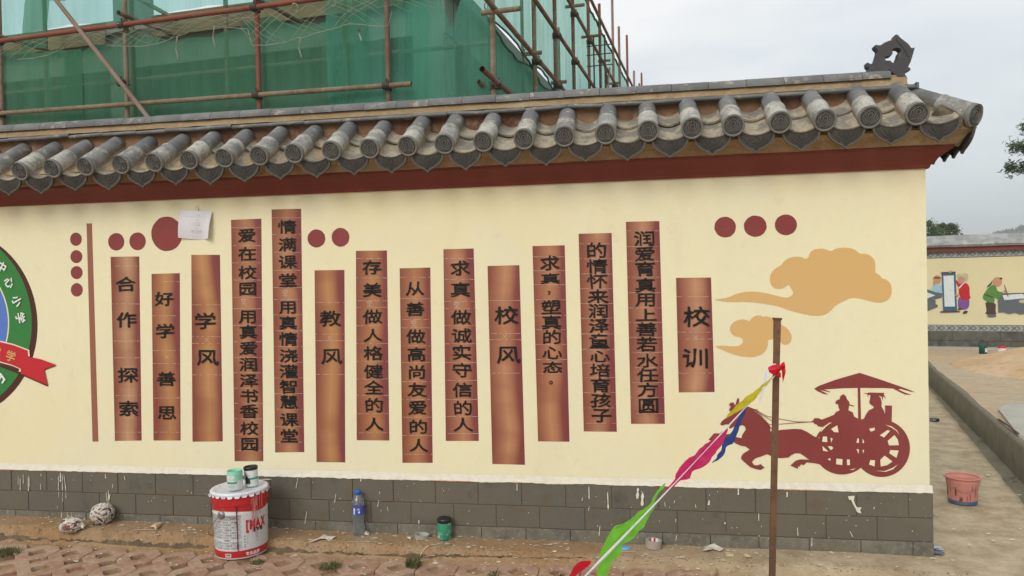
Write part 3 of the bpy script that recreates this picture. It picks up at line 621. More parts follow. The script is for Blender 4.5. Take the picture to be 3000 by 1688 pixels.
C1 = [(118, 840), (180, 832), (250, 822), (330, 783), (440, 765), (560, 775), (680, 805), (770, 825), (815, 805), (828, 780), (815, 750), (790, 712), (785, 705), (740, 740), (690, 745), (650, 735), (622, 690), (620, 640), (640, 590), (680, 555), (718, 538), (750, 495), (800, 465), (860, 457), (905, 463), (930, 480), (965, 465), (970, 430), (1000, 400), (1050, 387), (1110, 390), (1160, 415), (1200, 388), (1270, 377), (1340, 385), (1385, 405), (1412, 435), (1470, 432), (1520, 455), (1550, 500), (1555, 550), (1550, 602), (1590, 620), (1612, 652), (1660, 665), (1695, 710), (1700, 775), (1680, 830), (1630, 862), (1570, 868), (1500, 852), (1400, 825), (1330, 825), (1290, 845), (1200, 890), (1160, 935), (1130, 962), (1080, 980), (1020, 983), (940, 972), (800, 938), (700, 900), (600, 880), (420, 857), (280, 862), (200, 855)]
C2 = [(125, 1252), (180, 1245), (300, 1252), (345, 1250), (380, 1225), (382, 1195), (365, 1172), (310, 1165), (275, 1135), (265, 1095), (280, 1055), (320, 1025), (370, 1013), (415, 1018), (440, 1035), (460, 1000), (500, 977), (540, 980), (560, 990), (600, 986), (650, 1010), (680, 1045), (730, 1065), (770, 1090), (800, 1125), (815, 1170), (805, 1215), (775, 1240), (730, 1235), (700, 1190), (650, 1190), (600, 1195), (605, 1230), (590, 1285), (550, 1325), (475, 1350), (400, 1345), (330, 1335), (230, 1298)]
paint('painted_cloud', [C1], -.0010, MATS['mural_cloud'], wall, 'large painted ochre cloud with a tail pointing left', S5_, 2050, 600, rnd=1)
paint('painted_cloud', [C2], -.0010, MATS['mural_cloud'], wall, 'small painted ochre cloud behind the rusty post', S5_, 2050, 600, rnd=1)
# horse and chariot
S6 = 3.481
cart = empty('painted_chariot', (0, 0, 0)); cart.parent = wall; cart['label'] = 'dark red painted silhouette of a horse drawing a parasol chariot with two riders'
def cp(name, pts, y=-.0010, m='mural_red', rnd=0): return paint(name, [pts], y, MATS[m], cart, None, S6, 2000, 1030, rnd=rnd)
cp('parasol', [(1340, 380), (1390, 350), (1560, 288), (1805, 217), (2020, 287), (2265, 372), (2372, 415), (2325, 410), (2225, 382), (2197, 386), (2270, 420), (2335, 442), (2270, 440), (2215, 415), (2145, 378), (2045, 373), (1810, 372), (1640, 375), (1445, 387), (1510, 413), (1490, 415), (1402, 392), (1490, 440), (1440, 435), (1375, 405)])
cp('parasol_pole', [(1785, 368), (1811, 368), (1820, 720), (1790, 720)], -.0013)
cp('wheel', ell(1625, 983, 288, 272, 60, 0.0), -.0016); cp('wheel', ell(2030, 988, 288, 292, 60, 0.0), -.0019)
cp('driver', [(1330, 705), (1342, 680), (1385, 680), (1420, 695), (1480, 672), (1545, 645), (1560, 620), (1602, 600), (1590, 570), (1585, 537), (1560, 535), (1558, 515), (1575, 495), (1600, 488), (1608, 455), (1640, 435), (1665, 455), (1675, 485), (1700, 515), (1703, 540), (1755, 555), (1735, 560), (1698, 550), (1690, 600), (1735, 620), (1750, 665), (1800, 690), (1840, 700), (1850, 760), (1800, 860), (1590, 860), (1580, 745), (1500, 722), (1430, 770), (1385, 765), (1365, 745), (1340, 735), (1335, 718), (1312, 712)], -.0022)
cp('passenger', [(1845, 425), (1890, 425), (1892, 418), (2055, 422), (2053, 440), (2075, 485), (2056, 465), (2042, 455), (2045, 505), (2033, 470), (2020, 455), (1998, 450), (2020, 475), (2030, 520), (2028, 560), (2050, 600), (2065, 640), (2064, 555), (2070, 550), (2135, 552), (2132, 710), (2070, 860), (1820, 860), (1790, 800), (1800, 700), (1850, 685), (1870, 640), (1900, 600), (1950, 575), (1945, 558), (1915, 540), (1903, 520), (1910, 490), (1917, 445), (1893, 442), (1888, 470), (1885, 435)], -.0025)
cp('horse', [(540, 540), (555, 485), (572, 473), (577, 500), (572, 530), (620, 560), (680, 565), (720, 600), (790, 650), (860, 720), (890, 760), (895, 815), (940, 815), (1000, 800), (1130, 790), (1210, 793), (1270, 820), (1340, 865), (1420, 900), (1450, 1100), (1420, 1155), (1350, 1140), (1265, 1130), (1245, 1150), (1230, 1160), (1215, 1150), (1197, 1160), (1195, 1175), (1178, 1170), (1175, 1197), (1135, 1180), (1100, 1162), (1150, 1115), (1200, 1100), (1290, 1103), (1200, 1040), (1150, 1037), (1110, 1055), (1080, 1080), (1000, 1088), (930, 1078), (860, 1047), (800, 1070), (740, 1090), (705, 1125), (730, 1160), (770, 1160), (795, 1147), (835, 1185), (795, 1208), (745, 1198), (690, 1180), (620, 1120), (595, 1095), (600, 1065), (620, 1040), (685, 1000), (640, 968), (590, 960), (545, 940), (480, 900), (440, 880), (370, 870), (320, 890), (295, 910), (265, 900), (290, 870), (320, 835), (360, 835), (440, 848), (470, 840), (540, 870), (600, 885), (608, 850), (645, 795), (635, 765), (610, 750), (560, 760), (520, 765), (490, 785), (472, 778), (490, 745), (440, 742), (400, 755), (382, 742), (400, 710), (440, 680), (500, 620), (472, 600), (490, 560), (470, 545), (490, 522), (520, 520), (530, 545)], -.0028)
cp('foreleg', [(180, 1000), (200, 978), (245, 962), (300, 940), (380, 925), (440, 905), (440, 935), (330, 975), (250, 1000), (190, 1015)], -.0031)
b = MB()
for i in range(22):
    t = i/21; a = (690+200*t, 575+190*t+20*math.sin(t*3)); c = (760+180*t+random.uniform(-10, 10), 590+225*t+random.uniform(-8, 12))
    b.ribbon(onY(2000+a[0]/S6, 1030+a[1]/S6, -.0031), onY(2000+c[0]/S6, 1030+c[1]/S6, -.0031), .0017, (0, 1, 0))
for pts in ([(680, 570), (760, 605), (860, 660), (1000, 690), (1160, 717), (1335, 718)], [(520, 742), (700, 742), (880, 745), (1000, 740), (1200, 724), (1335, 716)], [(700, 580), (800, 640), (900, 700), (940, 740)]):
    for p, q in zip(pts, pts[1:]): b.ribbon(onY(2000+p[0]/S6, 1030+p[1]/S6, -.0034), onY(2000+q[0]/S6, 1030+q[1]/S6, -.0034), .0032, (0, 1, 0))
b.build('reins', MATS['mural_red'], cart)
b = MB()
HO = [[(1513, 790), (1577, 752), (1590, 825), (1545, 822)], [(1430, 867), (1472, 867), (1475, 925), (1422, 920)], [(1508, 878), (1530, 890), (1515, 930)], [(1425, 963), (1485, 1020), (1432, 1013)], [(1480, 967), (1520, 967), (1537, 985), (1512, 1007)], [(1478, 1097), (1508, 1087), (1505, 1115)], [(1568, 1093), (1630, 1098), (1628, 1158), (1565, 1150)], [(1675, 1100), (1705, 1103), (1705, 1160), (1677, 1158)], [(1783, 885), (1797, 887), (1797, 933), (1772, 928)], [(1834, 890), (1850, 915), (1848, 935), (1836, 933)], [(1773, 995), (1797, 998), (1795, 1045)], [(1835, 1002), (1850, 1005), (1840, 1043)], [(1902, 787), (1960, 777), (1957, 805), (1917, 817)], [(2010, 855), (2090, 800), (2115, 810), (2055, 877)], [(2090, 912), (2160, 852), (2195, 900), (2205, 955), (2105, 958)], [(2118, 1005), (2203, 1010), (2180, 1085), (2107, 1038)], [(2015, 1105), (2060, 1062), (2140, 1122), (2085, 1160), (2020, 1173)], [(1915, 1107), (1962, 1110), (1957, 1172), (1900, 1153)], [(1405, 815), (1450, 757), (1515, 725), (1460, 768), (1412, 820)], [(2065, 747), (2130, 763), (2185, 803), (2210, 850), (2178, 808), (2125, 774)], [(1965, 1217), (2060, 1219), (2140, 1188), (2195, 1152), (2145, 1202), (2070, 1227)], [(1700, 1207), (1768, 1191), (1735, 1209)], [(1388, 880), (1394, 868), (1392, 890)]]
for h_ in HO:
    v_, f_ = poly3([[onY(2000+x/S6, 1030+y/S6, -.0037) for x, y in h_]], 0, NY); b.add(v_, f_)
b.build('spoke_gap', MATS['plaster'], cart)
# school emblem at the left edge
em = empty('painted_emblem', (0, 0, 0)); em.parent = wall; em['label'] = 'round painted school emblem in green and blue crossed by a red ribbon'
def circ3(a, b_, c_):
    ax, ay, bx, by, cx_, cy_ = a.x, a.z, b_.x, b_.z, c_.x, c_.z; d = 2*(ax*(by-cy_)+bx*(cy_-ay)+cx_*(ay-by))
    ux = ((ax*ax+ay*ay)*(by-cy_)+(bx*bx+by*by)*(cy_-ay)+(cx_*cx_+cy_*cy_)*(ay-by))/d; uz = ((ax*ax+ay*ay)*(cx_-bx)+(bx*bx+by*by)*(ax-cx_)+(cx_*cx_+cy_*cy_)*(bx-ax))/d
    return Vector((ux, 0, uz)), math.hypot(ax-ux, ay-uz)
SE = 2.787
def eo(x, y): return onY(x/SE, 680+y/SE)
gc, gr = circ3(eo(0, 140), eo(262, 740), eo(0, 1340))
def disc(name, c_, r_, y, m, a0=0, a1=2*math.pi):
    n = 72; v = [Vector((c_.x+r_*math.cos(2*math.pi*i/n), y, c_.z+r_*math.sin(2*math.pi*i/n))) for i in range(n)]
    v_, f_ = poly3([v], .0008, NY); return MB().add(v_, f_).build(name, MATS[m], em)
disc('shadow_ring', gc+Vector((.028, 0, -.014)), gr+.012, -.0010, 'emblem_brown')
disc('green_ring', gc, gr, -.0020, 'emblem_green')
ri = eo(78, 740).x-gc.x; disc('cream_ring', gc, ri, -.0030, 'emblem_cream'); disc('blue_field', gc, ri-(eo(78, 740).x-eo(68, 740).x), -.0040, 'emblem_blue')
def ep(name, pts, y, m): return paint(name, [pts], y, MATS[m], em, None, SE, 0, 680)
ep('ribbon_shadow', [(0, 915), (235, 1000), (240, 1024), (330, 1046), (452, 1083), (452, 1094), (362, 1128), (390, 1256), (384, 1260), (168, 1165), (0, 1100)], -.0050, 'emblem_brown')
ep('ribbon_border', [(-620, 868), (-450, 838), (-250, 836), (-60, 868), (0, 888), (110, 914), (205, 950), (238, 963), (243, 1015), (225, 1016), (168, 1140), (152, 1140), (158, 1117), (90, 1090), (0, 1066), (-60, 1045), (-250, 1016), (-450, 1016), (-620, 1048)], -.0060, 'emblem_cream')
ep('ribbon', [(-620, 880), (-450, 850), (-250, 848), (-60, 880), (0, 898), (110, 924), (226, 968), (230, 1018), (330, 1038), (452, 1082), (452, 1090), (360, 1121), (388, 1250), (170, 1155), (168, 1116), (90, 1082), (0, 1057), (-60, 1036), (-250, 1005), (-450, 1005), (-620, 1038)], -.0070, 'emblem_red')
def eg(ch, x, y, wp, hp, ang, m, off=.02):
    P = eo(x, y); sx = (eo(x+wp/2, y).x-eo(x-wp/2, y).x); sz = eo(x, y-hp/2).z-eo(x, y+hp/2).z; s = math.sqrt(abs(sx*sz)) if ang else sx
    gv, gf = glyph(ch, off); ca, sa = math.cos(ang), math.sin(ang)
    bb = MB()
    for q_, (ox_, oz_) in enumerate(((0, 0), (.02, .02), (-.02, .02), (.02, -.02), (-.02, -.02))): bb.add([(P.x+((gx-.5)*ca-(gy-.38)*sa+ox_)*s, -.0085-.0002*q_, P.z+((gx-.5)*sa+(gy-.38)*ca+oz_)*s) for gx, gy in gv], gf)
    bb.build('emblem_lettering', MATS[m], em)
for ch, x, y, a in [('中', 22, 285, -30), ('心', 85, 410, -48), ('小', 147, 562, -64), ('学', 175, 700, -80)]: eg(ch, x, y, 80, 92, R(a), 'emblem_white', .0)
eg('学', 97, 1012, 80, 92, R(-18), 'emblem_gold', .0)
ep('emblem_lettering', [(-14, 950), (2, 948), (10, 962), (4, 975), (-6, 968)], -.0085, 'emblem_gold')
ep('emblem_lettering', [(-10, 1150), (8, 1152), (45, 1205), (20, 1240), (10, 1230), (25, 1205), (12, 1185), (-2, 1210), (-12, 1200), (2, 1175), (-12, 1160)], -.0085, 'emblem_white')
# ------------------------------------------------------------------ ground
def ground_mat():
    def ex(m, t, p, vec, cur):
        n = t.nodes.new; l = t.links.new
        # orange clay dust to the left, grey concrete dust to the right, broken up by noise
        sx = n('ShaderNodeSeparateXYZ'); l(vec, sx.inputs[0])
        nn = n('ShaderNodeTexNoise'); nn.inputs['Scale'].default_value = 1.6; nn.inputs['Detail'].default_value = 5; l(vec, nn.inputs[0])
        ma = n('ShaderNodeMath'); ma.operation = 'MULTIPLY_ADD'; l(nn.outputs['Fac'], ma.inputs[0]); ma.inputs[1].default_value = 2.4; l(sx.outputs[0], ma.inputs[2])
        mr = n('ShaderNodeMapRange'); mr.inputs[1].default_value = .9; mr.inputs[2].default_value = 2.5; l(ma.outputs[0], mr.inputs[0])
        mi = n('ShaderNodeMix'); mi.data_type = 'RGBA'; l(mr.outputs[0], mi.inputs[0]); l(cur, mi.inputs[6])
        n2 = n('ShaderNodeTexNoise'); n2.inputs['Scale'].default_value = 6; n2.inputs['Detail'].default_value = 8; n2.inputs['Roughness'].default_value = .7; l(vec, n2.inputs[0])
        cr = n('ShaderNodeValToRGB'); e = cr.color_ramp.elements; e[0].position = .35; e[0].color = (.36, .27, .165, 1); e[1].position = .65; e[1].color = (.59, .48, .33, 1)
        l(n2.outputs['Fac'], cr.inputs[0]); l(cr.outputs[0], mi.inputs[7]); l(mi.outputs[2], p.inputs['Base Color'])
    mat('soil', (0.345, 0.205, 0.098), 0.95, [(2.2, .42, .60, (0.37, 0.265, 0.165), .95), (7, .50, .68, (0.24, 0.14, 0.065), .7), (38, .48, .7, (0.46, 0.33, 0.20), .5), (90, .5, .72, (0.20, 0.13, 0.075), .5)], (70, .9, .012), world=True, extra=ex)
ground_mat()
mat('wet_soil', (0.155, 0.112, 0.068), 0.95, [(14, .50, .66, (0.27, 0.19, 0.11), .8), (60, .45, .7, (0.07, 0.05, 0.03), .6)], (80, 1, .012), world=True)
mat('path_concrete', (0.42, 0.37, 0.285), 0.9, [(1.3, .4, .62, (0.35, 0.30, 0.22), .8), (6, .52, .68, (0.29, 0.235, 0.165), .6, (1, 2, 1)), (30, .5, .7, (0.50, 0.45, 0.36), .5)], (60, .7, .006), world=True)
mat('kerb_concrete', (0.17, 0.145, 0.095), 0.9, [(2.5, .4, .62, (0.23, 0.20, 0.14), .7), (12, .5, .7, (0.12, 0.10, 0.065), .6), (50, .5, .7, (0.26, 0.23, 0.17), .4)], (50, .8, .006), world=True)
mat('yard_soil', (0.47, 0.37, 0.25), 0.95, [(.6, .42, .6, (0.52, 0.34, 0.19), .8), (3, .5, .68, (0.36, 0.29, 0.20), .7, (1, 2.5, 1)), (14, .5, .7, (0.56, 0.50, 0.40), .6)], (18, .9, .02), world=True)
mat('sand', (0.58, 0.385, 0.215), 0.95, [(1.6, .42, .62, (0.64, 0.47, 0.30), .8), (9, .5, .68, (0.46, 0.26, 0.12), .7)], (26, .9, .02), world=True)
mat('slab_concrete', (0.46, 0.43, 0.37), 0.85, [(3, .4, .65, (0.38, 0.35, 0.29), .8)], (40, .4), world=True)
mat('paver', (0.33, 0.19, 0.128), 0.85, [(6, .42, .60, (0.40, 0.275, 0.195), .95), (20, .50, .66, (0.46, 0.34, 0.24), .75), (80, .5, .7, (0.22, 0.11, 0.07), .45)], (110, .6, .003))
def sm(a, b_, t):
    t = max(0, min(1, (t-a)/(b_-a))); return t*t*(3-2*t)
def zp(x): return -.05+.018*sm(-1.6, .3, x)                       # paver level
def edge_y(x): return -.20+.018*fn(x*2.3, 1)+.008*fn(x*9, 2)-.03*sm(-1, 1.5, x)
def surf(x, y):
    a = .028*sm(-.5, -4, x)+.004*fn(x*3, y*3)+.0018*fn(x*21, y*21)
    st = sm(.012, -.035-.05*sm(-1.5, .8, x), y-edge_y(x))
    low = zp(x)-.002 + (.004*fn(x*4, y*5, 7)) - .016*math.exp(-((y-edge_y(x)+.035)/.02)**2)*sm(-.3, -1.8, x)
    z = a*(1-st)+low*st
    z = z*(1-sm(.9, 1.5, x))+(-.008+.003*fn(x*3, y*3))*sm(.9, 1.5, x)
    z += .0025*fn(x*35, y*35)
    return z
def paver_front(x): return -.283+.022*(x+3.5)/3.9
X0, X1, Y0, Y1, st = -6.6, 4.6, -2.9, .02, .022
nx, ny = int((X1-X0)/st), int((Y1-Y0)/st); vs = []
PX_END = .47
for j in range(ny+1):
    y = Y0+(Y1-Y0)*j/ny
    for i in range(nx+1):
        x = X0+(X1-X0)*i/nx; z = surf(x, y)
        if y < paver_front(x)-.005 and x < PX_END: z = zp(x)-.022+.014*fn(x*5, y*5)+.005*fn(x*30, y*30)
        vs.append((x, y, z))
b = MB(); b.add(vs, [(j*(nx+1)+i, j*(nx+1)+i+1, (j+1)*(nx+1)+i+1, (j+1)*(nx+1)+i) for j in range(ny) for i in range(nx)], True)
soil = b.build('soil_strip', MATS['soil']); tag(soil, kind='structure')
g = MB(); g.add([(-500, -500, -.16), (500, -500, -.16), (500, 900, -.16), (-500, 900, -.16)], [(0, 1, 2, 3)]); tag(g.build('ground', MATS['yard_soil']), kind='structure')
# octagonal grass pavers
pave = empty('paver_path', (-2.9, -.4, 0)); tag(pave, kind='structure')
def paver_mesh(seed):
    rnd = random.Random(seed); p = .2195; h_ = p/2-.0015; c = .058; hole = .0545; ch = .004
    o_ = [(-h_+c, -h_), (h_-c, -h_), (h_, -h_+c), (h_, h_-c), (h_-c, h_), (-h_+c, h_), (-h_, h_-c), (-h_, -h_+c)]
    o_ = [(x+rnd.uniform(-.0015, .0015), y+rnd.uniform(-.0015, .0015)) for x, y in o_]
    i_ = []
    for k in range(4):
        a = math.pi/2*k-math.pi/2; i_ += [(hole*math.cos(a-.16), hole*math.sin(a-.16)), (hole*math.cos(a+.16), hole*math.sin(a+.16))]
    vs = []; n = 8
    for lst, z, s in ((o_, -.06, 1), (o_, -ch, 1), (o_, 0, .965), (i_, 0, 1.08), (i_, -ch, 1.0), (i_, -.06, .96)):
        vs += [(x*s, y*s, z) for x, y in lst]
    fs = []
    for r_ in range(5):
        for j in range(n): fs.append((r_*n+j, r_*n+(j+1) % n, (r_+1)*n+(j+1) % n, (r_+1)*n+j))
    me = mesh('paver', vs, fs); me.materials.append(MATS['paver']); return me
pms = [paver_mesh(i) for i in range(4)]
grass_spots = []
for r_ in range(6):
    for cidx in range(-16, 17):
        x = -3.29+.2195*cidx-.004*r_; y = paver_front(x)-.106-.2195*r_
        if x > PX_END-.10-.05*fn(r_*3.1): continue
        if x < -6.2: continue
        z = zp(x)+random.uniform(-.003, .002)
        o = link('paver', pms[(cidx*7+r_*3) % 4], None, None, (x, y, z), (random.uniform(-.018, .018), random.uniform(-.018, .018), R(90*random.randint(0, 3))+.006+random.uniform(-.012, .012)))
        rel(o, pave)
        if random.random() < .25: grass_spots.append((x, y, z-.03, .03))
        if random.random() < .33: grass_spots.append((x+.11, y-.11, z-.032, .035))
# grass growing in the cells: one object, nobody could count it
mat('grass', (0.055, 0.085, 0.02), 0.75, [(8, .4, .62, (0.12, 0.125, 0.035), .9), (25, .5, .7, (0.20, 0.16, 0.06), .5)], world=True)
def blades(b, cx, cy, cz, rad, n, hmin, hmax, lean=.5):
    for _ in range(n):
        a = random.uniform(0, 6.283); d = rad*math.sqrt(random.random()); x, y = cx+d*math.cos(a), cy+d*math.sin(a)
        h_ = random.uniform(hmin, hmax)*(1-.4*d/rad); an = random.uniform(0, 6.283); l_ = random.uniform(.1, lean)*h_; wd = random.uniform(.0010, .0022)
        px_, py_ = wd*math.cos(an+1.57), wd*math.sin(an+1.57); dx, dy = l_*math.cos(an), l_*math.sin(an)
        b.add([(x-px_, y-py_, cz), (x+px_, y+py_, cz), (x+px_*.8+dx*.4, y+py_*.8+dy*.4, cz+h_*.6), (x-px_*.8+dx*.4, y-py_*.8+dy*.4, cz+h_*.6), (x+dx, y+dy, cz+h_)], [(0, 1, 2, 3), (3, 2, 4)])
b = MB()
for x, y, z, r_ in grass_spots: blades(b, x+random.uniform(-.02, .02), y+random.uniform(-.02, .02), z, r_*random.uniform(.5, 1), random.randint(12, 55), .012, .035)
tag(b.build('grass', MATS['grass']), 'short green grass sprouting in the paver cells', 'grass', kind='stuff')
def tuft(px, py, z, rad, n, h0, h1, lab, lean=.7):
    p = onZ(px, py, z); b = MB(); blades(b, 0, 0, 0, rad, n, h0, h1, lean); tag(b.build('grass_tuft', MATS['grass'], None, p), lab, 'grass tuft')
tuft(1212, 1658, -.045, .045, 230, .02, .085, 'tall spiky grass tuft below the green paint jar', .5)
tuft(968, 1662, -.045, .06, 300, .01, .035, 'low leafy grass tuft in a paver right of the paint bucket', 1.4)
tuft(20, 1622, -.05, .08, 420, .012, .04, 'wide yellow green grass patch at the left edge of the pavers', 1.2)
tuft(755, 1650, -.055, .04, 160, .01, .03, 'small grass tuft at the foot of the paint bucket', 1.2)
tuft(1450, 1686, -.05, .04, 130, .01, .03, 'small grass tuft in a paver hole left of the red pennant', 1.0)
# loose pale paint chips on the strip of ground
b = MB(); mat('paint_chip', (0.72, 0.64, 0.50), 0.8, [(3, .4, .6, (0.60, 0.50, 0.36), .7)], world=True)
for _ in range(1150):
    x = random.uniform(-5.5, 3.0); y = -random.random()**1.25*.50-.012
    if x > 1.5: y = random.uniform(-.9, 2.2)
    elif random.random() < .10: y = random.uniform(-.9, -.4)
    if x < 1.5 and y < paver_front(x)-.02 and x < PX_END: z = zp(x)+.002
    elif x > 1.52 and y > 0: z = .004
    else: z = surf(x, min(y, .01))+.003
    s = random.choice([.0045, .0065, .009, .014])*random.uniform(.7, 1.3)*(1.0 if y > -.3 else .7); a0 = random.uniform(0, 6); k = random.randint(4, 7); st_ = random.uniform(.45, 1)
    b.add([(x+s*math.cos(a0+6.283*i/k)*random.uniform(.5, 1.3), y+s*st_*math.sin(a0+6.283*i/k)*random.uniform(.5, 1.3), z+random.uniform(0, .0016)) for i in range(k)], [tuple(range(k))])
tag(b.build('paint_chips', MATS['paint_chip']), 'cream paint chips and splashes scattered along the foot of the wall', 'paint chips', kind='stuff')
b = MB(); n = 420; vs = []      # the damp broken edge of the apron
for i in range(n+1):
    x = -6+5.7*i/n; q = sm(-.6, -1.6, x)*max(.05, .45+1.1*fn(x*2.1, 8)+.5*fn(x*8, 8))
    for t in (.25, -.3, -1.0):
        y = edge_y(x)-.020+.024*t*q+.008*fn(x*19, t*9)+.004*fn(x*60, t); vs.append((x, y, surf(x, y)+.0028))
b.add(vs, [(3*i+j, 3*i+3+j, 3*i+4+j, 3*i+1+j) for i in range(n) for j in range(2)], True); tag(b.build('damp_edge', MATS['wet_soil']), kind='structure')
b = MB()      # crumbs of soil and small stones along the broken edge
for _ in range(1500):
    x = random.uniform(-5.5, 1.6); y = edge_y(x)-.012+random.gauss(0, .018)
    if x > -.6 and random.random() < .6: continue
    s = random.uniform(.0015, .0055); z = surf(x, y)+s*.3
    b.add([(x+s, y, z), (x-s, y+s*.3, z), (x, y+s, z), (x, y-s, z), (x+s*.2, y, z+s*.9), (x, y, z-s)], [(0, 2, 4), (2, 1, 4), (1, 3, 4), (3, 0, 4)])
mat('crumb', (0.25, 0.17, 0.095), .95, [(5, .4, .6, (0.13, 0.09, 0.055), .8)], world=True); tag(b.build('soil_crumbs', MATS['crumb']), 'dark crumbs of soil along the broken edge of the apron', 'soil', kind='stuff')
# pink-white chalk strokes on the ground
b = MB(); mat('ground_chalk', (0.66, 0.50, 0.42), .9, world=True)
for x0, y0, x1, y1, wd in [(383, 1590, 467, 1588, .010), (1015, 1618, 1102, 1616, .006), (1228, 1633, 1298, 1619, .012), (1232, 1634, 1296, 1634, .010), (1563, 1622, 1640, 1615, .012), (1810, 1635, 1862, 1637, .008), (1880, 1638, 2010, 1639, .004), (140, 1612, 170, 1606, .010), (1330, 1597, 1440, 1601, .005)]:
    k = 10
    for i in range(k):
        if random.random() < .15: continue
        p, q = [onZ(x0+(x1-x0)*t, y0+(y1-y0)*t, zp(onZ(x0, y0, -.04).x)) for t in (i/k, (i+1)/k)]
        p.z = surf(p.x, p.y)+.004; q.z = surf(q.x, q.y)+.004; b.ribbon(p, q, wd*random.uniform(.5, 1.2), (0, 0, 1))
tag(b.build('ground_chalk', MATS['ground_chalk']), 'pale pink chalk strokes rubbed on the clay ground', 'chalk marks', kind='stuff')

# ------------------------------------------------------------------ path, kerb, yard to the right
kd = Vector((3.805-2.708, 6.612-1.774, 0)).normalized(); kn = Vector((kd.y, -kd.x, 0)); K0 = Vector((2.708, 1.774, 0))
def kp(s, t, z): return K0+kd*s+kn*t+Vector((0, 0, z))
b = MB()   # lower ground between slab and kerb
b.add([(1.3, .1, -.032), (1.3, 16, -.032), kp(15, .02, -.032), kp(-7, .02, -.032), (1.9, -.05, -.032)], [(0, 1, 2, 3, 4)])
tag(b.build('path_base', MATS['kerb_concrete']), kind='structure')
b = MB(); seam = [(2.548-.9, 1.618-3.6), (2.548, 1.618), (2.884, 3.042), (3.442, 5.345), (4.2, 8.6)]
vs = []; m_ = 60; q_ = 24
for j in range(m_+1):
    t = j/m_; y = .02+8.58*t
    xe = 2.548-.37+ (y-.1)*0.243+.02*fn(y*3)
    for i in range(q_+1):
        u = i/q_; x = 1.44+(xe-1.44)*u; z = -.008+.003*fn(x*3, y*3)+.0025*fn(x*35, y*35)
        vs.append((x, y, z))
    vs.append((xe+.004, y, -.034))
k = q_+2
b.add(vs, [(j*k+i, j*k+i+1, (j+1)*k+i+1, (j+1)*k+i) for j in range(m_) for i in range(q_+1)], True)
tag(b.build('path_slab', MATS['soil']), kind='structure')
b = MB(); n = 90; vs = []
for i in range(n+1):
    s = -5.5+18*i/n
    for t, z in [(0, -.05), (.004, .05), (.008, .205), (.022, .222), (.05, .222), (.10, .200)]:
        vs.append(kp(s, t+.006*fn(s*3, z*8), z+.005*fn(s*2.4, t*5)))
b.add(vs, [(6*i+j, 6*i+6+j, 6*i+7+j, 6*i+1+j) for i in range(n) for j in range(5)], True); b.add(vs[:6], [tuple(range(6))]); b.add(vs[-6:], [tuple(range(6))])
tag(b.build('kerb', MATS['kerb_concrete']), kind='structure')
b = MB(); vs = []; n1, n2 = 60, 60
for j in range(n2+1):
    for i in range(n1+1):
        p = kp(-5.5+26*i/n1, .05+14*j/n2, 0); vs.append((p.x, p.y, .208+.012*fn(p.x*1.2, p.y*1.2)+.012*fn(p.x*4, p.y*4)))
b.add(vs, [(j*(n1+1)+i, (j+1)*(n1+1)+i, (j+1)*(n1+1)+i+1, j*(n1+1)+i+1) for j in range(n2) for i in range(n1)], True)
tag(b.build('yard', MATS['yard_soil']), kind='structure')
# big flat surroundings of the yard, level with it
b = MB(); b.add([kp(12, .2, .195), kp(420, .2, .195), kp(420, 400, .195), kp(12, 400, .195)], [(0, 1, 2, 3)]); tag(b.build('terrain', MATS['yard_soil']), kind='structure')
# sand heap
b = MB(); vs = []; sc_ = onZ(3150, 1085, .2); n1, n2 = 64, 44
for j in range(n2+1):
    for i in range(n1+1):
        u, v = -1+2*i/n1, -1+2*j/n2; r2 = u*u+v*v; x = sc_.x+.15+u*1.5; y = sc_.y+v*1.75
        h_ = .36*max(0, (1-math.sqrt(r2)))**1.05*(1+.4*fn(x*2, y*2))+.03*fn(x*7, y*7)*max(0, 1-r2) if r2 < 1 else 0
        vs.append((x, y, .20+h_+.03*(1-r2) if r2 < 1 else .12))
b.add(vs, [(j*(n1+1)+i, j*(n1+1)+i+1, (j+1)*(n1+1)+i+1, (j+1)*(n1+1)+i) for j in range(n2) for i in range(n1) if ((2*i+1)/n1-1)**2+((2*j+1)/n2-1)**2 < 1.0], True)
tag(b.build('sand_heap', MATS['sand']), 'heap of orange sand in the yard beyond the concrete kerb', 'sand heap', kind='stuff')
# light concrete slab corner in the yard
q = [onZ(2925, 1198, .235), onZ(2955, 1180, .235), onZ(3100, 1172, .235), onZ(3200, 1300, .235), onZ(2985, 1275, .235)]
v_, f_ = poly3([q], .03, Vector((0, 0, 1))); tag(MB().add(v_, f_).build('concrete_slab', MATS['slab_concrete']), 'pale flat concrete slab in the yard in front of the sand heap', 'concrete slab')
b = MB(); b.tube([onZ(2925, 1228, .235), onZ(2955, 1248, .235), onZ(2985, 1272, .235)], .008, 5); mat('twig', (0.12, 0.09, 0.055), .9); tag(b.build('stick', MATS['twig']), 'thin dark stick lying along the pale slab in the yard', 'stick')
b = MB(); b.tube([onZ(2831, 1055, .22), onZ(2869, 1056, .22)], .012, 5); tag(b.build('stick', MATS['twig']), 'thin dark stick lying on the yard left of the sand heap', 'stick')

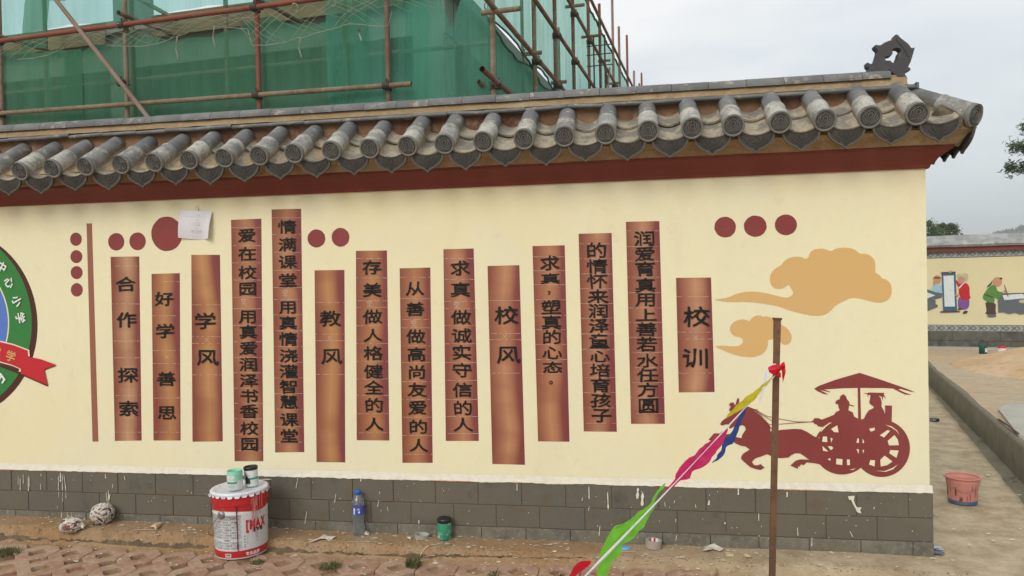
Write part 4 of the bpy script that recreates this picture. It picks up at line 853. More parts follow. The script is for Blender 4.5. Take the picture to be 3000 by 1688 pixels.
# ------------------------------------------------------------------ far wall with its mural
FA = R(14); fd = Vector((math.cos(FA), -math.sin(FA), 0)); fnrm = Vector((-math.sin(FA), -math.cos(FA), 0)); FB = onZ(2714, 1020, .2)
def fp(x, y, off=0.0): return onP(x, y, FB+fnrm*off, fnrm)
far = empty('far_wall', tuple(FB)); tag(far, 'distant cream wall with a mural of children, tiled coping and grey plinth', 'wall')
mat('far_plaster', (0.70, 0.63, 0.39), .85, [(1.5, .4, .65, (0.66, 0.585, 0.35), .7)], None, world=True)
mat('far_coping', (0.27, 0.275, 0.27), .85, [(5, .42, .6, (0.40, 0.40, 0.38), .9), (14, .5, .7, (0.17, 0.175, 0.17), .6)], (40, .7), world=True)
mat('far_plinth', (0.12, 0.115, 0.095), .85, [(3, .42, .62, (0.06, 0.06, 0.055), .8), (9, .5, .7, (0.19, 0.185, 0.15), .6)], (60, .5), world=True)
mat('far_band', (0.36, 0.375, 0.38), .8, [(50, .4, .65, (0.30, 0.31, 0.32), .6)], world=True)
mat('far_pattern', (0.155, 0.165, 0.175), .8, world=True)
mat('dark_line', (0.05, 0.05, 0.055), .8, world=True)
for nm, c in dict(m_skin=(.56, .27, .17), m_red=(.50, .025, .03), m_purple=(.21, .09, .29), m_teal=(.05, .13, .22), m_white=(.66, .72, .72), m_blue=(.33, .55, .65), m_green=(.10, .25, .06), m_brown=(.085, .055, .042), m_grey=(.12, .14, .155), m_hair=(.05, .04, .03), m_wood=(.13, .045, .03), m_blond=(.50, .46, .31)).items(): mat(nm, c, .8, [(25, .4, .65, tuple(v*.8 for v in c), .5)], world=True)
zt = lambda y: fp(2714, y).z
def slab(name, m, z0, z1, y0, y1, a=-4.5, c=7.5, par=far):
    P = []
    for s in (a, c):
        for o_ in (y0, y1):
            for z in (z0, z1): P.append(Vector((FB.x, FB.y, 0))+fd*s+fnrm*o_+Vector((0, 0, z)))
    o = MB().add(P, [(0, 1, 3, 2), (4, 6, 7, 5), (0, 2, 6, 4), (1, 5, 7, 3), (0, 4, 5, 1), (2, 3, 7, 6)]).build(name, MATS[m]); rel(o, par); return o
ZB, ZP, ZL, ZY, ZT0, ZT1, ZR = .2, zt(969), zt(953), zt(951), zt(756), zt(739), zt(727)
slab('plaster_face', 'far_plaster', ZP, ZR, -.25, 0)
slab('border_band', 'far_band', ZP+.005, ZL, 0, .004); slab('border_line', 'dark_line', ZL, ZL+.008, 0, .004)
slab('border_band', 'far_band', ZT0, ZT1, 0, .004); slab('border_line', 'dark_line', ZT0-.010, ZT0, 0, .004)
slab('cornice', 'red_paint', ZT1, ZR+.01, -.25, .07)
# coping: many small rolls merging into a sloping roof at this distance
b = MB(); n = 150; vs = []
for i in range(n+1):
    s = -4.5+12*i/n; 
    for o_, z in [(.10, ZR-.0), (.13, ZR+.035), (.06, ZR+.10), (-.06, ZR+.15), (-.10, ZR+.20), (-.20, ZR+.20), (-.3, ZR+.02)]:
        vs.append(Vector((FB.x, FB.y, 0))+fd*s+fnrm*(o_+(.014*(i % 2) if o_ > -.05 else 0))+Vector((0, 0, z+.008*fn(s*3, z*7))))
b.add(vs, [(7*i+j, 7*i+7+j, 7*i+8+j, 7*i+1+j) for i in range(n) for j in range(6)], False); rel(b.build('coping', MATS['far_coping']), far)
# plinth blocks
s = -4.5; 
for r_ in range(2):
    s = -4.5-.15*r_
    while s < 4.6:
        hh = (ZP-ZB+.03)/2; slab('block', 'far_plinth', ZB-.03+hh*r_+.004, ZB-.03+hh*(r_+1)-.004, -.02, .018, s+.004, s+.33); s += .335
slab('joint_mortar', 'far_plinth', ZB-.1, ZP, -.24, .010)
slab('footing', 'slab_concrete', ZB-.1, ZB+.035, 0, .22)
# lattice pattern of the two borders
for zc, hh in (((ZP+.005+ZL)/2, (ZL-ZP)*.36), ((ZT0+ZT1)/2, (ZT1-ZT0)*.36)):
    b = MB(); s = -1.2
    while s < 2.4:
        base = Vector((FB.x, FB.y, zc))+fnrm*.0065
        for d in (-1, 1):
            b.ribbon(base+fd*s+Vector((0, 0, -d*hh)), base+fd*(s+.075)+Vector((0, 0, d*hh)), .018, fnrm)
        b.ribbon(base+fd*(s+.078)+Vector((0, 0, hh)), base+fd*(s+.12), .016, fnrm); b.ribbon(base+fd*(s+.078)+Vector((0, 0, -hh)), base+fd*(s+.12), .016, fnrm)
        s += .15
    rel(b.build('border_pattern', MATS['far_pattern']), far)
S7 = 3.622
def fpaint(name, pts, m, off=.003, par=None, rnd=1):
    P = [fp(2650+x/S7, 600+y/S7, off) for x, y in (smoothpoly(pts, rnd) if rnd else pts)]
    v_, f_ = poly3([P], 0, fnrm); o = MB().add(v_, f_).build(name, MATS[m]); rel(o, far)
    return o
def group_of(label, items):
    e_ = empty('painted_child', (0, 0, 0)); e_.parent = far; e_.matrix_parent_inverse = Matrix.Translation(far.location).inverted(); e_['label'] = label
    for k, it in enumerate(items):
        o = fpaint(it[0], it[1], it[2], .003+.0015*k, rnd=it[3] if len(it) > 3 else 1); o.parent = e_; o.matrix_parent_inverse = Matrix.Identity(4)
group_of('painted boy in pale blue resting his chin on his hand at a grey table', [
    ('tunic', [(265, 915), (310, 850), (395, 840), (400, 935), (330, 930), (270, 930)], 'm_blue'),
    ('head', ell(345, 795, 42, 48, 16, 0), 'm_skin', 0), ('hair', [(305, 770), (385, 768), (385, 785), (305, 782)], 'm_hair'), ('hand', [(300, 850), (305, 810), (325, 830), (325, 860)], 'm_skin'),
    ('table', [(215, 890), (330, 928), (402, 940), (395, 985), (235, 1030), (215, 1030)], 'm_grey', 0), ('table_leg', [(215, 1030), (330, 1010), (330, 1055), (355, 1065), (350, 1085), (240, 1130), (215, 1130)], 'm_grey', 0), ('paper', [(215, 920), (325, 962), (235, 997), (215, 1000)], 'm_white', 0)])
group_of('painted girl in a red jacket and purple trousers holding up a blank hanging scroll', [
    ('trousers', [(568, 980), (610, 985), (690, 990), (685, 1100), (620, 1120), (565, 1105)], 'm_purple'),
    ('jacket', [(545, 790), (590, 850), (640, 820), (690, 860), (690, 950), (705, 1000), (625, 1020), (575, 960), (575, 880), (545, 830)], 'm_red'), ('collar', [(572, 880), (635, 820), (642, 826), (580, 892)], 'm_white', 0),
    ('head', ell(603, 795, 38, 42, 16, 0), 'm_skin', 0), ('hair', [(555, 760), (560, 735), (585, 732), (600, 745), (640, 725), (675, 735), (675, 765), (665, 800), (655, 825), (645, 790), (625, 770), (590, 760), (565, 775)], 'm_blond'),
    ('shoe', [(610, 1155), (640, 1120), (680, 1130), (650, 1160)], 'm_brown'), ('shoe', [(560, 1115), (575, 1095), (610, 1100), (600, 1118)], 'm_brown'),
    ('scroll_mount', [(392, 716), (540, 710), (558, 1130), (410, 1132)], 'm_teal', 0), ('scroll_paper', [(412, 755), (522, 750), (535, 1080), (426, 1082)], 'm_white', 0), ('scroll_rod', [(388, 716), (542, 709), (542, 722), (388, 730)], 'm_wood', 0), ('scroll_rod', [(380, 1130), (588, 1126), (588, 1140), (380, 1144)], 'm_wood', 0),
    ('hand', [(465, 725), (480, 700), (500, 697), (502, 722)], 'm_skin'), ('hand', [(527, 950), (570, 945), (578, 970), (535, 970)], 'm_skin')])
group_of('painted boy with a long plait in a green tunic writing with a brush', [
    ('trousers', [(850, 1020), (970, 1030), (965, 1150), (990, 1160), (890, 1170), (850, 1155), (875, 1130)], 'm_brown'),
    ('tunic', [(925, 840), (975, 870), (985, 920), (1055, 930), (1040, 990), (985, 1010), (955, 980), (955, 1040), (900, 1040), (820, 1000), (850, 930)], 'm_green'), ('belt', [(843, 945), (940, 975), (938, 987), (843, 958)], 'm_wood', 0),
    ('head', ell(985, 818, 50, 50, 18, 0), 'm_skin', 0), ('hair', [(1005, 772), (1040, 775), (1035, 795), (1010, 790)], 'm_hair'), ('plait', [(935, 795), (925, 840), (895, 865), (870, 885), (885, 855), (915, 830)], 'm_hair', 0),
    ('hand', [(1048, 920), (1065, 900), (1083, 920), (1075, 945), (1050, 940)], 'm_skin'), ('shoe', [(875, 1165), (970, 1160), (975, 1192), (880, 1195)], 'm_grey'),
    ('table_cloth', [(990, 1010), (1060, 940), (1440, 930), (1440, 1130), (1300, 1150), (1230, 1165), (1170, 1145), (1110, 1160), (1050, 1140), (995, 1145)], 'm_grey', 0), ('paper', [(1040, 960), (1250, 945), (1310, 990), (1060, 1012)], 'm_white', 0), ('ink_stone', [(1205, 1015), (1300, 1000), (1300, 1045), (1225, 1045)], 'm_blond'), ('brush', [(1055, 850), (1062, 850), (1105, 975), (1095, 975)], 'm_wood', 0)])

# ------------------------------------------------------------------ trees and hill beyond
mat('leaf_dark', (0.040, 0.070, 0.024), .85, [(1.2, .4, .65, (0.075, 0.115, 0.035), .9)], world=True)
mat('leaf_mid', (0.075, 0.115, 0.04), .85, [(1.2, .4, .65, (0.04, 0.07, 0.025), .9)], world=True)
mat('bark', (0.10, 0.075, 0.05), .9)
def tree(loc, H, rad, label, m='leaf_mid', nclump=60, leaf=.12, base=.35, seed=1, per=60, flat=.7, trunk_r=.12, name='broadleaf_tree'):
    rnd = random.Random(seed); t = empty(name, loc); tag(t, label, 'tree')
    tb = MB(); tb.tube([(0, 0, 0), (rad*.03, 0, H*.35), (0, rad*.04, H*.7), (0, 0, H*.95)], [trunk_r, trunk_r*.8, trunk_r*.45, trunk_r*.1], 7)
    cb = MB()
    for i in range(nclump):
        u = rnd.random(); z = H*(base+(1-base)*u); rr = rad*math.sin(math.pi*min(.97, .12+.86*u))**.8; a = rnd.uniform(0, 6.283); d = rr*math.sqrt(rnd.uniform(.15, 1))
        c = Vector((d*math.cos(a), d*math.sin(a), z)); cr_ = rad*rnd.uniform(.16, .3)
        if i % 3 == 0: tb.tube([(0, 0, z*.75), c*.5+Vector((0, 0, z*.42)), c], [trunk_r*.3, trunk_r*.2, .01], 5, False)
        for _ in range(per):
            v = Vector((rnd.gauss(0, 1), rnd.gauss(0, 1), rnd.gauss(0, 1)*flat))*cr_*.55+c
            n1 = Vector((rnd.gauss(0, 1), rnd.gauss(0, 1), rnd.gauss(0, 1))).normalized(); n2 = n1.orthogonal().normalized(); s = leaf*rnd.uniform(.5, 1.2)
            cb.add([v-n1*s, v+n2*s*.45, v+n1*s, v-n2*s*.45], [(0, 1, 2, 3)])
    tb.build('trunk', MATS['bark'], t); cb.build('crown', MATS[m], t); return t
def at(px, py, dist):   # point on the ray at a given distance along the view axis
    return CP+ray(px, py)*dist
for k, (px, top, dist, rad, lab, mm, sd) in enumerate([(2706, 650, 26, .80, 'leftmost bushy green tree beyond the far wall', 'leaf_mid', 3), (2744, 664, 30, .48, 'second slender tree beyond the far wall', 'leaf_dark', 5), (2760, 659, 33, .55, 'third tree beyond the far wall with a pointed top', 'leaf_dark', 8), (2783, 663, 31, .62, 'rightmost rounded tree of the clump beyond the far wall', 'leaf_mid', 11), (2803, 686, 40, .3, 'tiny distant tree top right of the clump beyond the far wall', 'leaf_dark', 12), (2819, 686, 60, .3, 'lone tiny distant tree top beyond the middle of the far wall', 'leaf_dark', 14)]):
    p = at(px, top, dist); tree((p.x, p.y, .2), p.z-.2, rad, lab, mm, 40, .055, .35, sd, 120)
# conifer standing outside the frame on the right, one bough reaching in
pt = at(3205, 800, 17); t = empty('pine_tree', (pt.x, pt.y, .2)); tag(t, 'dark pine whose bough tips reach in at the right edge of the picture', 'tree')
tb = MB(); cb = MB(); Hh = 7.2; tb.tube([(0, 0, 0), (.05, 0, 3), (0, 0, Hh)], [.16, .11, .02], 8); rnd = random.Random(4)
targets = [at(2974, 432, 16.6), at(2969, 487, 16.9), at(3020, 380, 16.8), at(3040, 452, 17.4)]
ends = [Vector(q-Vector((pt.x, pt.y, .2))) for q in targets]
for i in range(70):
    z = rnd.uniform(3.6, 7.0); a = rnd.uniform(0, 6.28); r_ = 1.65*(1-(z-3.4)/4.2)**.8*rnd.uniform(.6, .95); ends.append(Vector((r_*math.cos(a), r_*math.sin(a), z+.12)))
for i, c in enumerate(ends):
    s0 = Vector((0, 0, c.z-.25)); tb.tube([s0, (s0+c)/2+Vector((0, 0, -.05)), c], [.03, .02, .006], 5, False)
    for k in range(5 if i < 4 else 4):
        cc = c-(c-s0)*k*.13+Vector((rnd.gauss(0, .05), rnd.gauss(0, .05), rnd.gauss(0, .05)))
        for _ in range(170):
            v = cc+Vector((rnd.gauss(0, .09), rnd.gauss(0, .09), rnd.gauss(0, .075))); n1 = Vector((rnd.gauss(0, 1), rnd.gauss(0, 1), rnd.gauss(0, 1))).normalized(); n2 = n1.orthogonal().normalized(); s = rnd.uniform(.04, .085)
            cb.add([v-n1*s, v+n2*s*.25, v+n1*s, v-n2*s*.25], [(0, 1, 2, 3)])
tb.build('trunk', MATS['bark'], t); cb.build('crown', MATS['leaf_dark'], t)
# wooded hill far off on the right
mat('hill', (0.075, 0.10, 0.055), .95, [(.05, .4, .65, (0.05, 0.075, 0.04), .8)], (.3, 1, 1), world=True)
b = MB(); vs = []; n1, n2 = 120, 20
hc = at(3135, 780, 330); rr_ = Vector((RT.x, RT.y, 0)).normalized(); ff = Vector((FW.x, FW.y, 0)).normalized()
for j in range(n2+1):
    for i in range(n1+1):
        u, v = -1+2*i/n1, -1+2*j/n2; p = hc+rr_*u*70+ff*v*40; h_ = 21*max(0, 1-abs(u)**1.7*.95)*max(0, 1-v*v)+1.3*fn(p.x*.25, p.y*.25)*(1-v*v)+.8*fn(p.x*.8, p.y*.8)*(1-v*v)
        vs.append((p.x, p.y, max(.1, h_)))
b.add(vs, [(j*(n1+1)+i, j*(n1+1)+i+1, (j+1)*(n1+1)+i+1, (j+1)*(n1+1)+i) for j in range(n2) for i in range(n1)], True)
tag(b.build('hill', MATS['hill']), kind='structure')
b = MB()
for _ in range(1500):
    u = random.uniform(-1, .6); v = random.uniform(-.3, .3); p = hc+rr_*u*70+ff*v*40; h_ = 21*max(0, 1-abs(u)**1.7*.95)*(1-v*v); s = random.uniform(.4, .9)
    b.add([(p.x+s, p.y, h_), (p.x, p.y+s, h_), (p.x-s, p.y, h_), (p.x, p.y-s, h_), (p.x, p.y, h_+s*random.uniform(1.3, 3.0))], [(0, 1, 4), (1, 2, 4), (2, 3, 4), (3, 0, 4)])
tag(b.build('hill_forest', MATS['hill']), 'misty forest of small trees covering the distant hill', 'forest', kind='stuff')

# ------------------------------------------------------------------ building site: frame, scaffold, nets
A6 = R(6.1); sdv = Vector((math.sin(A6), math.cos(A6), 0)); fdv = Vector((-math.cos(A6), math.sin(A6), 0)); P0 = Vector((-1.302, 2.655, 0))
def sp(s, f, z): return P0+sdv*s+fdv*f+Vector((0, 0, z))
mat('rust_pipe', (0.155, 0.058, 0.036), .7, [(3, .42, .6, (0.21, 0.15, 0.10), .85, (1, 1, .5)), (25, .5, .68, (0.10, 0.04, 0.03), .7)], (70, .5, .003))
mat('red_pipe', (0.225, 0.058, 0.036), .65, [(4, .5, .7, (0.22, 0.13, 0.085), .6, (1, 1, .5)), (30, .52, .7, (0.13, 0.04, 0.03), .6)], (70, .5, .003))
mat('dusty_pipe', (0.225, 0.165, 0.11), .8, [(4, .45, .62, (0.155, 0.095, 0.06), .8), (25, .5, .68, (0.30, 0.25, 0.18), .6)], (70, .5, .003))
mat('pale_pipe', (0.27, 0.19, 0.15), .8, [(5, .45, .62, (0.20, 0.13, 0.10), .7)], (70, .5, .003))
mat('coupler', (0.05, 0.036, 0.030), .7, [(30, .45, .65, (0.10, 0.06, 0.04), .7)], (90, .6, .003))
mat('site_concrete', (0.36, 0.35, 0.32), .9, [(1.4, .4, .62, (0.28, 0.265, 0.235), .7), (9, .5, .7, (0.42, 0.41, 0.37), .5)], (20, .6), world=True)
mat('dark_inside', (0.20, 0.21, 0.18), .95, [(1.2, .4, .65, (0.075, 0.08, 0.07), .7)], world=True)
mat('plywood', (0.30, 0.21, 0.12), .9, [(2, .4, .65, (0.19, 0.13, 0.08), .8)], world=True)
bf = empty('building_frame', tuple(sp(1, 3, 0))); tag(bf, 'unfinished concrete building frame behind green scaffold netting', 'building')
def wbox(name, s0, s1, f0, f1, z0, z1, m, par):
    P = [sp(s, f, z) for z in (z0, z1) for f in (f0, f1) for s in (s0, s1)]
    o = MB().add(P, [(0, 2, 3, 1), (4, 5, 7, 6), (0, 1, 5, 4), (2, 6, 7, 3), (0, 4, 6, 2), (1, 3, 7, 5)]).build(name, MATS[m]); rel(o, par); return o
ZS = 4.79
wbox('roof_slab', .95, 9.0, .75, 10, ZS-.14, ZS, 'site_concrete', bf)
wbox('beam', 1.03, 1.30, .85, 10, 4.21, ZS-.142, 'site_concrete', bf)
wbox('beam', 1.33, 9, .85, 1.1, 4.21, ZS-.142, 'site_concrete', bf)
for f0, f1 in ((.86, 1.22), (4.95, 5.3)):
    wbox('column', 1.0, 1.35, f0, f1, 0, 4.208, 'site_concrete', bf); wbox('column', 1.05, 1.4, f0+.02, f1-.02, ZS+.002, ZS+2.8, 'site_concrete', bf)
wbox('column', 1.0, 1.35, 8.6, 9, 0, 4.208, 'site_concrete', bf)
wbox('infill_wall', 1.5, 1.7, 1.12, 9.9, 0, 4.205, 'dark_inside', bf)
wbox('floor_slab', .98, 9, .8, 10, 2.0, 2.16, 'site_concrete', bf)
wbox('formwork_board', .93, .948, 1.3, 4.6, 4.52, 4.78, 'plywood', bf); wbox('formwork_board', .93, .948, 5.3, 8.4, 4.52, 4.78, 'plywood', bf)
def bar(pts, r_):
    rel(MB().tube(pts, r_, 5).build('rebar', MATS['coupler']), bf)
for f in (3.35, 3.42, 3.5, 3.57): bar([sp(2.2, f, ZS-.05), sp(2.2, f+.01, ZS+1.5)], .010)
for z in (.35, .55, .75, .95): bar([sp(2.2, 3.3, ZS+z), sp(2.2, 3.6, ZS+z+.02)], .007)
for f in (.35, .42, .5): bar([sp(3.4, f-.9, 3.0), sp(3.4, f-.9, 4.75)], .012)
for z in (4.35, 4.5, 4.62): bar([sp(3.4, -.65, z), sp(3.4, -.3, z)], .008)
rel(MB().tube([sp(1.4, 5.0, ZS+.9), sp(1.4, 6.4, ZS+.55), sp(1.4, 8.5, ZS+.9)], .004, 4).build('cable', MATS['coupler']), bf)

scf = empty('scaffolding', tuple(sp(0, 0, 0))); tag(scf, 'rusty steel pipe scaffolding standing behind the tiled boundary wall', 'scaffolding')
PR = .0255
def pipe(name, pts, m, r_=PR, open_end=True):
    b = MB(); b.tube(pts, r_, 12, False); e0, e1 = Vector(pts[0]), Vector(pts[-1])
    dirv = (e1-e0).normalized(); b.tube([e0+dirv*.0, e0+dirv*.04], r_*.82, 12, False); b.tube([e1-dirv*.04, e1], r_*.82, 12, False)
    # annular ends
    o = b.build(name, MATS[m]); rel(o, scf); return o
def ledge(s, f, z, top, m): pipe('pole', [sp(s, f, .1), sp(s, f, 2.2+.01), sp(s, f, top)], m)
def ff_of(px): return (onP(px, 200, P0, sdv)-P0).dot(fdv)
def ss_of(px): return (onP(px, 200, P0, fdv)-P0).dot(sdv)
for px, m in ((2, 'dusty_pipe'), (370, 'dusty_pipe'), (757, 'red_pipe'), (1137, 'rust_pipe')): ledge(0, ff_of(px), 0, 6.4, m)
ledge(0, ff_of(2)+1.6, 0, 6.4, 'rust_pipe'); ledge(0, ff_of(2)+3.2, 0, 6.4, 'rust_pipe')
side = [(1445, 6.6, 'dusty_pipe'), (1567, 6.4, 'dusty_pipe'), (1628, 6.7, 'rust_pipe'), (1681, 6.9, 'rust_pipe'), (1726, 6.6, 'rust_pipe'), (1759, 6.33, 'rust_pipe'), (1797, 7.9, 'pale_pipe'), (1815, 6.77, 'dusty_pipe'), (1838, 7.02, 'red_pipe'), (1857, 6.56, 'pale_pipe'), (1872, 6.55, 'rust_pipe'), (1879, 6.99, 'red_pipe')]
for px, top, m in side: ledge(ss_of(px), 0, 0, top, m)
ins = [1.0, 2.3, 3.6, 4.9]
for s_ in (1.65, 4.0, 6.6): ledge(s_, .75 if s_ > 2 else .8, 0, 6.0, 'dusty_pipe')
for f in (1.9, 3.4, 4.7, 6.0): ledge(.72, f, 0, 6.2, 'dusty_pipe')
# ledgers along the front
l1a, l1b = onP(-60, 337, P0-sdv*.05, sdv), onP(1205, 246, P0-sdv*.05, sdv)
pipe('ledger', [l1a+(l1a-l1b)*.25, l1a, l1b], 'dusty_pipe')
l2a, l2b = onP(0, 120, P0-sdv*.05, sdv), onP(757, 20, P0-sdv*.05, sdv)
l2c = l2b+(l2b-l2a)*.72; l2c.z = l2b.z; pipe('ledger', [l2a+(l2a-l2b)*.6, l2a, l2b, l2c], 'red_pipe')
pipe('ledger', [sp(.05, -.2, 5.75), sp(.05, 7.5, 5.78)], 'dusty_pipe')
pipe('ledger', [sp(.76, .2, 3.95), sp(.76, 7.5, 3.98)], 'dusty_pipe'); pipe('ledger', [sp(.76, .1, 2.9), sp(.76, 7.5, 2.93)], 'dusty_pipe')
d0, d1 = onP(150, -18, P0-sdv*.10, sdv), onP(440, 352, P0-sdv*.10, sdv); pipe('diagonal_brace', [d0+(d0-d1)*.6, d0, d1, d1+(d1-d0)*.8], 'pale_pipe', .024)
pipe('diagonal_brace', [onP(395, -10, P0+sdv*.75, sdv), onP(520, 60, P0+sdv*.75, sdv)], 'dusty_pipe')
# ledgers along the side
for z, s0, s1, m in ((3.30, -.5, 13.9, 'rust_pipe'), (3.965, -.55, 14.2, 'rust_pipe'), (4.61, -.4, 14.2, 'rust_pipe'), (5.30, -.4, 14.2, 'rust_pipe'), (5.98, -.4, 14.0, 'rust_pipe')):
    pipe('ledger', [sp(s0, -.05, z+.02), sp((s0+s1)/2, -.05, z-.01), sp(s1, -.05, z)], m)
cpl = MB(); COUP = []
def coupler(p, ax='f'):
    b = MB(); b.tube([p+Vector((0, 0, -.035)), p+Vector((0, 0, .035))], .036, 10); d_ = fdv if ax == 'f' else sdv; q = p+(sdv*-.05 if ax == 'f' else fdv*-.05)
    b.tube([q-d_*.035, q+d_*.035], .036, 10); b.tube([p+d_*.03+Vector((0, 0, -.005)), p+d_*.075+Vector((0, 0, .01))], .011, 6); b.tube([q+Vector((0, 0, .03)), q+Vector((0, 0, .07))], .010, 6); b.tube([p-d_*.03, p-d_*.07+Vector((0, 0, -.01))], .010, 6)
    rel(b.build('coupler', MATS['coupler']), scf)
def lz(a, c, f):
    fa, fc = (a-P0).dot(fdv), (c-P0).dot(fdv); return a.z+(c.z-a.z)*(f-fa)/(fc-fa)
for px in (2, 370, 757, 1137):
    f = ff_of(px); 
    if px not in (370,): coupler(sp(0, f, lz(l1a, l1b, f)))
    if px < 1000: coupler(sp(0, f, lz(l2a, l2b, f)))
coupler(onP(366, 247, P0, sdv)); 
for k, (px, top, m) in enumerate(side[:8]):
    s = ss_of(px)
    for z in (3.30, 3.965, 4.61, 5.30):
        if (k+int(z*3)) % 3 != 2 or z < 3.4: coupler(sp(s, 0, z), 's')
# short transoms poking out past the side, and through the front
for x0, y0, x1, y1 in [(1432, 36, 1523, 28), (1548, 158, 1586, 157), (1670, 19, 1711, 17), (1716, 108, 1753, 104), (1630, 242, 1659, 240), (1763, 179, 1787, 173), (1792, 245, 1811, 243)]:
    a = onP(x0, y0, P0, fdv); l_ = (depth(a)*(x1-x0)/FPX)/.96; pipe('transom', [a+fdv*.07, a+Vector((0, 0, .0))-fdv*.0, a-fdv*l_], 'dusty_pipe', .024)
for px, py in ((372, 48), (757, -2), (2, 108)):
    a = onP(px, py, P0, sdv); pipe('transom', [a-sdv*.12, a+sdv*.8+Vector((0, 0, .02))], 'dusty_pipe', .025)
a = onP(1402, 240, P0-fdv*.02, sdv); pipe('transom', [a, onP(1475, 297, P0+sdv*1.1, fdv)], 'dusty_pipe', .025)
for px, y0, px1, y1 in ((1772, 190, 1783, 275), (1786, 200, 1776, 275)):
    pipe('diagonal_brace', [onP(px, y0, sp(7.3, -.06, 0), fdv), onP(px1, y1, sp(7.3, -.06, 0), fdv)], 'pale_pipe' if px == 1786 else 'rust_pipe', .022)

def net_mat(name, cover, col, tint, streak=.25):
    m = bpy.data.materials.new(name); m.use_nodes = True; t = m.node_tree; n = t.nodes.new; l = t.links.new; t.nodes.remove(t.nodes['Principled BSDF']); o_ = t.nodes['Material Output']
    g = n('ShaderNodeNewGeometry'); mpp = n('ShaderNodeMapping'); mpp.inputs['Scale'].default_value = (4.0, 4.0, .30); l(g.outputs['Position'], mpp.inputs[0])
    nz = n('ShaderNodeTexNoise'); nz.inputs['Scale'].default_value = 1.7; nz.inputs['Detail'].default_value = 5; nz.inputs['Roughness'].default_value = .6; l(mpp.outputs[0], nz.inputs[0])
    mr = n('ShaderNodeMapRange'); mr.inputs[1].default_value = .35; mr.inputs[2].default_value = .65; mr.inputs[3].default_value = cover-streak*.5; mr.inputs[4].default_value = cover+streak*.5; l(nz.outputs['Fac'], mr.inputs[0])
    tr = n('ShaderNodeBsdfTransparent'); tr.inputs[0].default_value = (*tint, 1); df = n('ShaderNodeBsdfDiffuse'); df.inputs[0].default_value = (*col, 1); tl = n('ShaderNodeBsdfTranslucent'); tl.inputs[0].default_value = (*[min(1, c*1.3) for c in col], 1)
    m1 = n('ShaderNodeMixShader'); m1.inputs[0].default_value = .45; l(df.outputs[0], m1.inputs[1]); l(tl.outputs[0], m1.inputs[2])
    m2 = n('ShaderNodeMixShader'); l(mr.outputs[0], m2.inputs[0]); l(tr.outputs[0], m2.inputs[1]); l(m1.outputs[0], m2.inputs[2]); l(m2.outputs[0], o_.inputs[0]); MATS[name] = m; return m
net_mat('net_dense', .66, (0.095, 0.265, 0.165), (.76, .92, .83), .20); net_mat('net_thin', .36, (0.10, 0.40, 0.30), (.72, .95, .90), .14); net_mat('net_side', .52, (0.12, 0.36, 0.27), (.66, .92, .84), .24)
def net(name, fn_pos, ufr, n1, n2, m, label, top=None, bot=None):
    """fn_pos(u, v)->point; u along, v up 0..1"""
    vs = [fn_pos(i/n1, j/n2) for j in range(n2+1) for i in range(n1+1)]
    o = MB().add(vs, [(j*(n1+1)+i, j*(n1+1)+i+1, (j+1)*(n1+1)+i+1, (j+1)*(n1+1)+i) for j in range(n2) for i in range(n1)], True).build(name, MATS[m]); tag(o, label, 'safety net', 'green safety nets on the scaffolding'); return o
def wav(a, z, k): return .038*fn(a*2.2, z*.5, k)+.018*fn(a*9, z*.6, k)+.009*fn(a*24, z*.5, k)
def sagz(f, poles, z, amp):
    for a, c in zip(poles, poles[1:]):
        if a <= f <= c: t = (f-a)/(c-a); return z-amp*4*t*(1-t)
    return z
fpoles = [0.0, 1.065, 2.506, 4.14, 5.877, 7.5, 9.1]
def lower_front(f0, f1, k, s0, zz, sag):
    def g_(u, v):
        f = f0+(f1-f0)*u; top = sagz(f, fpoles, zz(f), sag)+.05*fn(f*4, k); z = .3+(top-.3)*v; return sp(s0+wav(f, z, k), f, z)
    return g_
zl2 = lambda f: lz(l2a, l2b, f)-.06 if f > .9 else lz(l2a, l2b, .9)-.06
net('safety_net', lower_front(4.78, 9.0, 3, .045, zl2, .10), 0, 90, 30, 'net_dense', 'green net left of the diagonal brace below the upper ledger')
net('safety_net', lower_front(1.30, 5.05, 5, .075, zl2, .13), 0, 110, 30, 'net_dense', 'wide dark green net between the two middle front scaffold poles')
net('safety_net', lower_front(-.02, 1.75, 9, .05, lambda f: 4.72-.80*max(0, 1-abs(f-.42)/.27), .04), 0, 110, 30, 'net_side', 'pale hanging net closing the front corner of the scaffold')
net('safety_net', lower_front(.66, .92, 17, .10, lambda f: 5.6, .0), 0, 30, 30, 'net_thin', 'narrow folded strip of net hanging at the front corner')
def up_front(u, v):
    f = .9+8.1*u; z0 = sagz(f, fpoles, 4.36, -.07)+.03*fn(f*3, 2); z = z0+(6.1-z0)*v; return sp(.06+wav(f, z, 11), f, z)
net('safety_net', up_front, 0, 120, 20, 'net_thin', 'thin see-through net above the upper front ledger')
def left_strip(u, v):
    f = 5.0+.35*u+.25*(1-v); z = 4.2+2*v; return sp(.03+wav(f*3, z, 21), f, z)
net('safety_net', left_strip, 0, 20, 20, 'net_dense', 'folded dark strip of net hanging from the top left')
spoles = [0.0, 1.65, 2.79, 4.04, 5.38, 6.58, 8.28, 9.24, 10.66, 12.02, 13.9]
def side_net(z0, z1, k, sag0, sag1, s0=0.0, s1=14.0):
    def g_(u, v):
        s = s0+(s1-s0)*u; a = sagz(s, spoles, z0, -sag0); c = sagz(s, spoles, z1, sag1); z = a+(c-a)*v; return sp(s, .05+wav(s, z, k), z)
    return g_
net('safety_net', side_net(.3, 3.93, 31, 0, .10), 0, 140, 24, 'net_side', 'lowest net along the receding side of the scaffold')
net('safety_net', side_net(3.91, 6.0, 37, .10, .03), 0, 140, 24, 'net_side', 'upper net along the receding side of the scaffold')
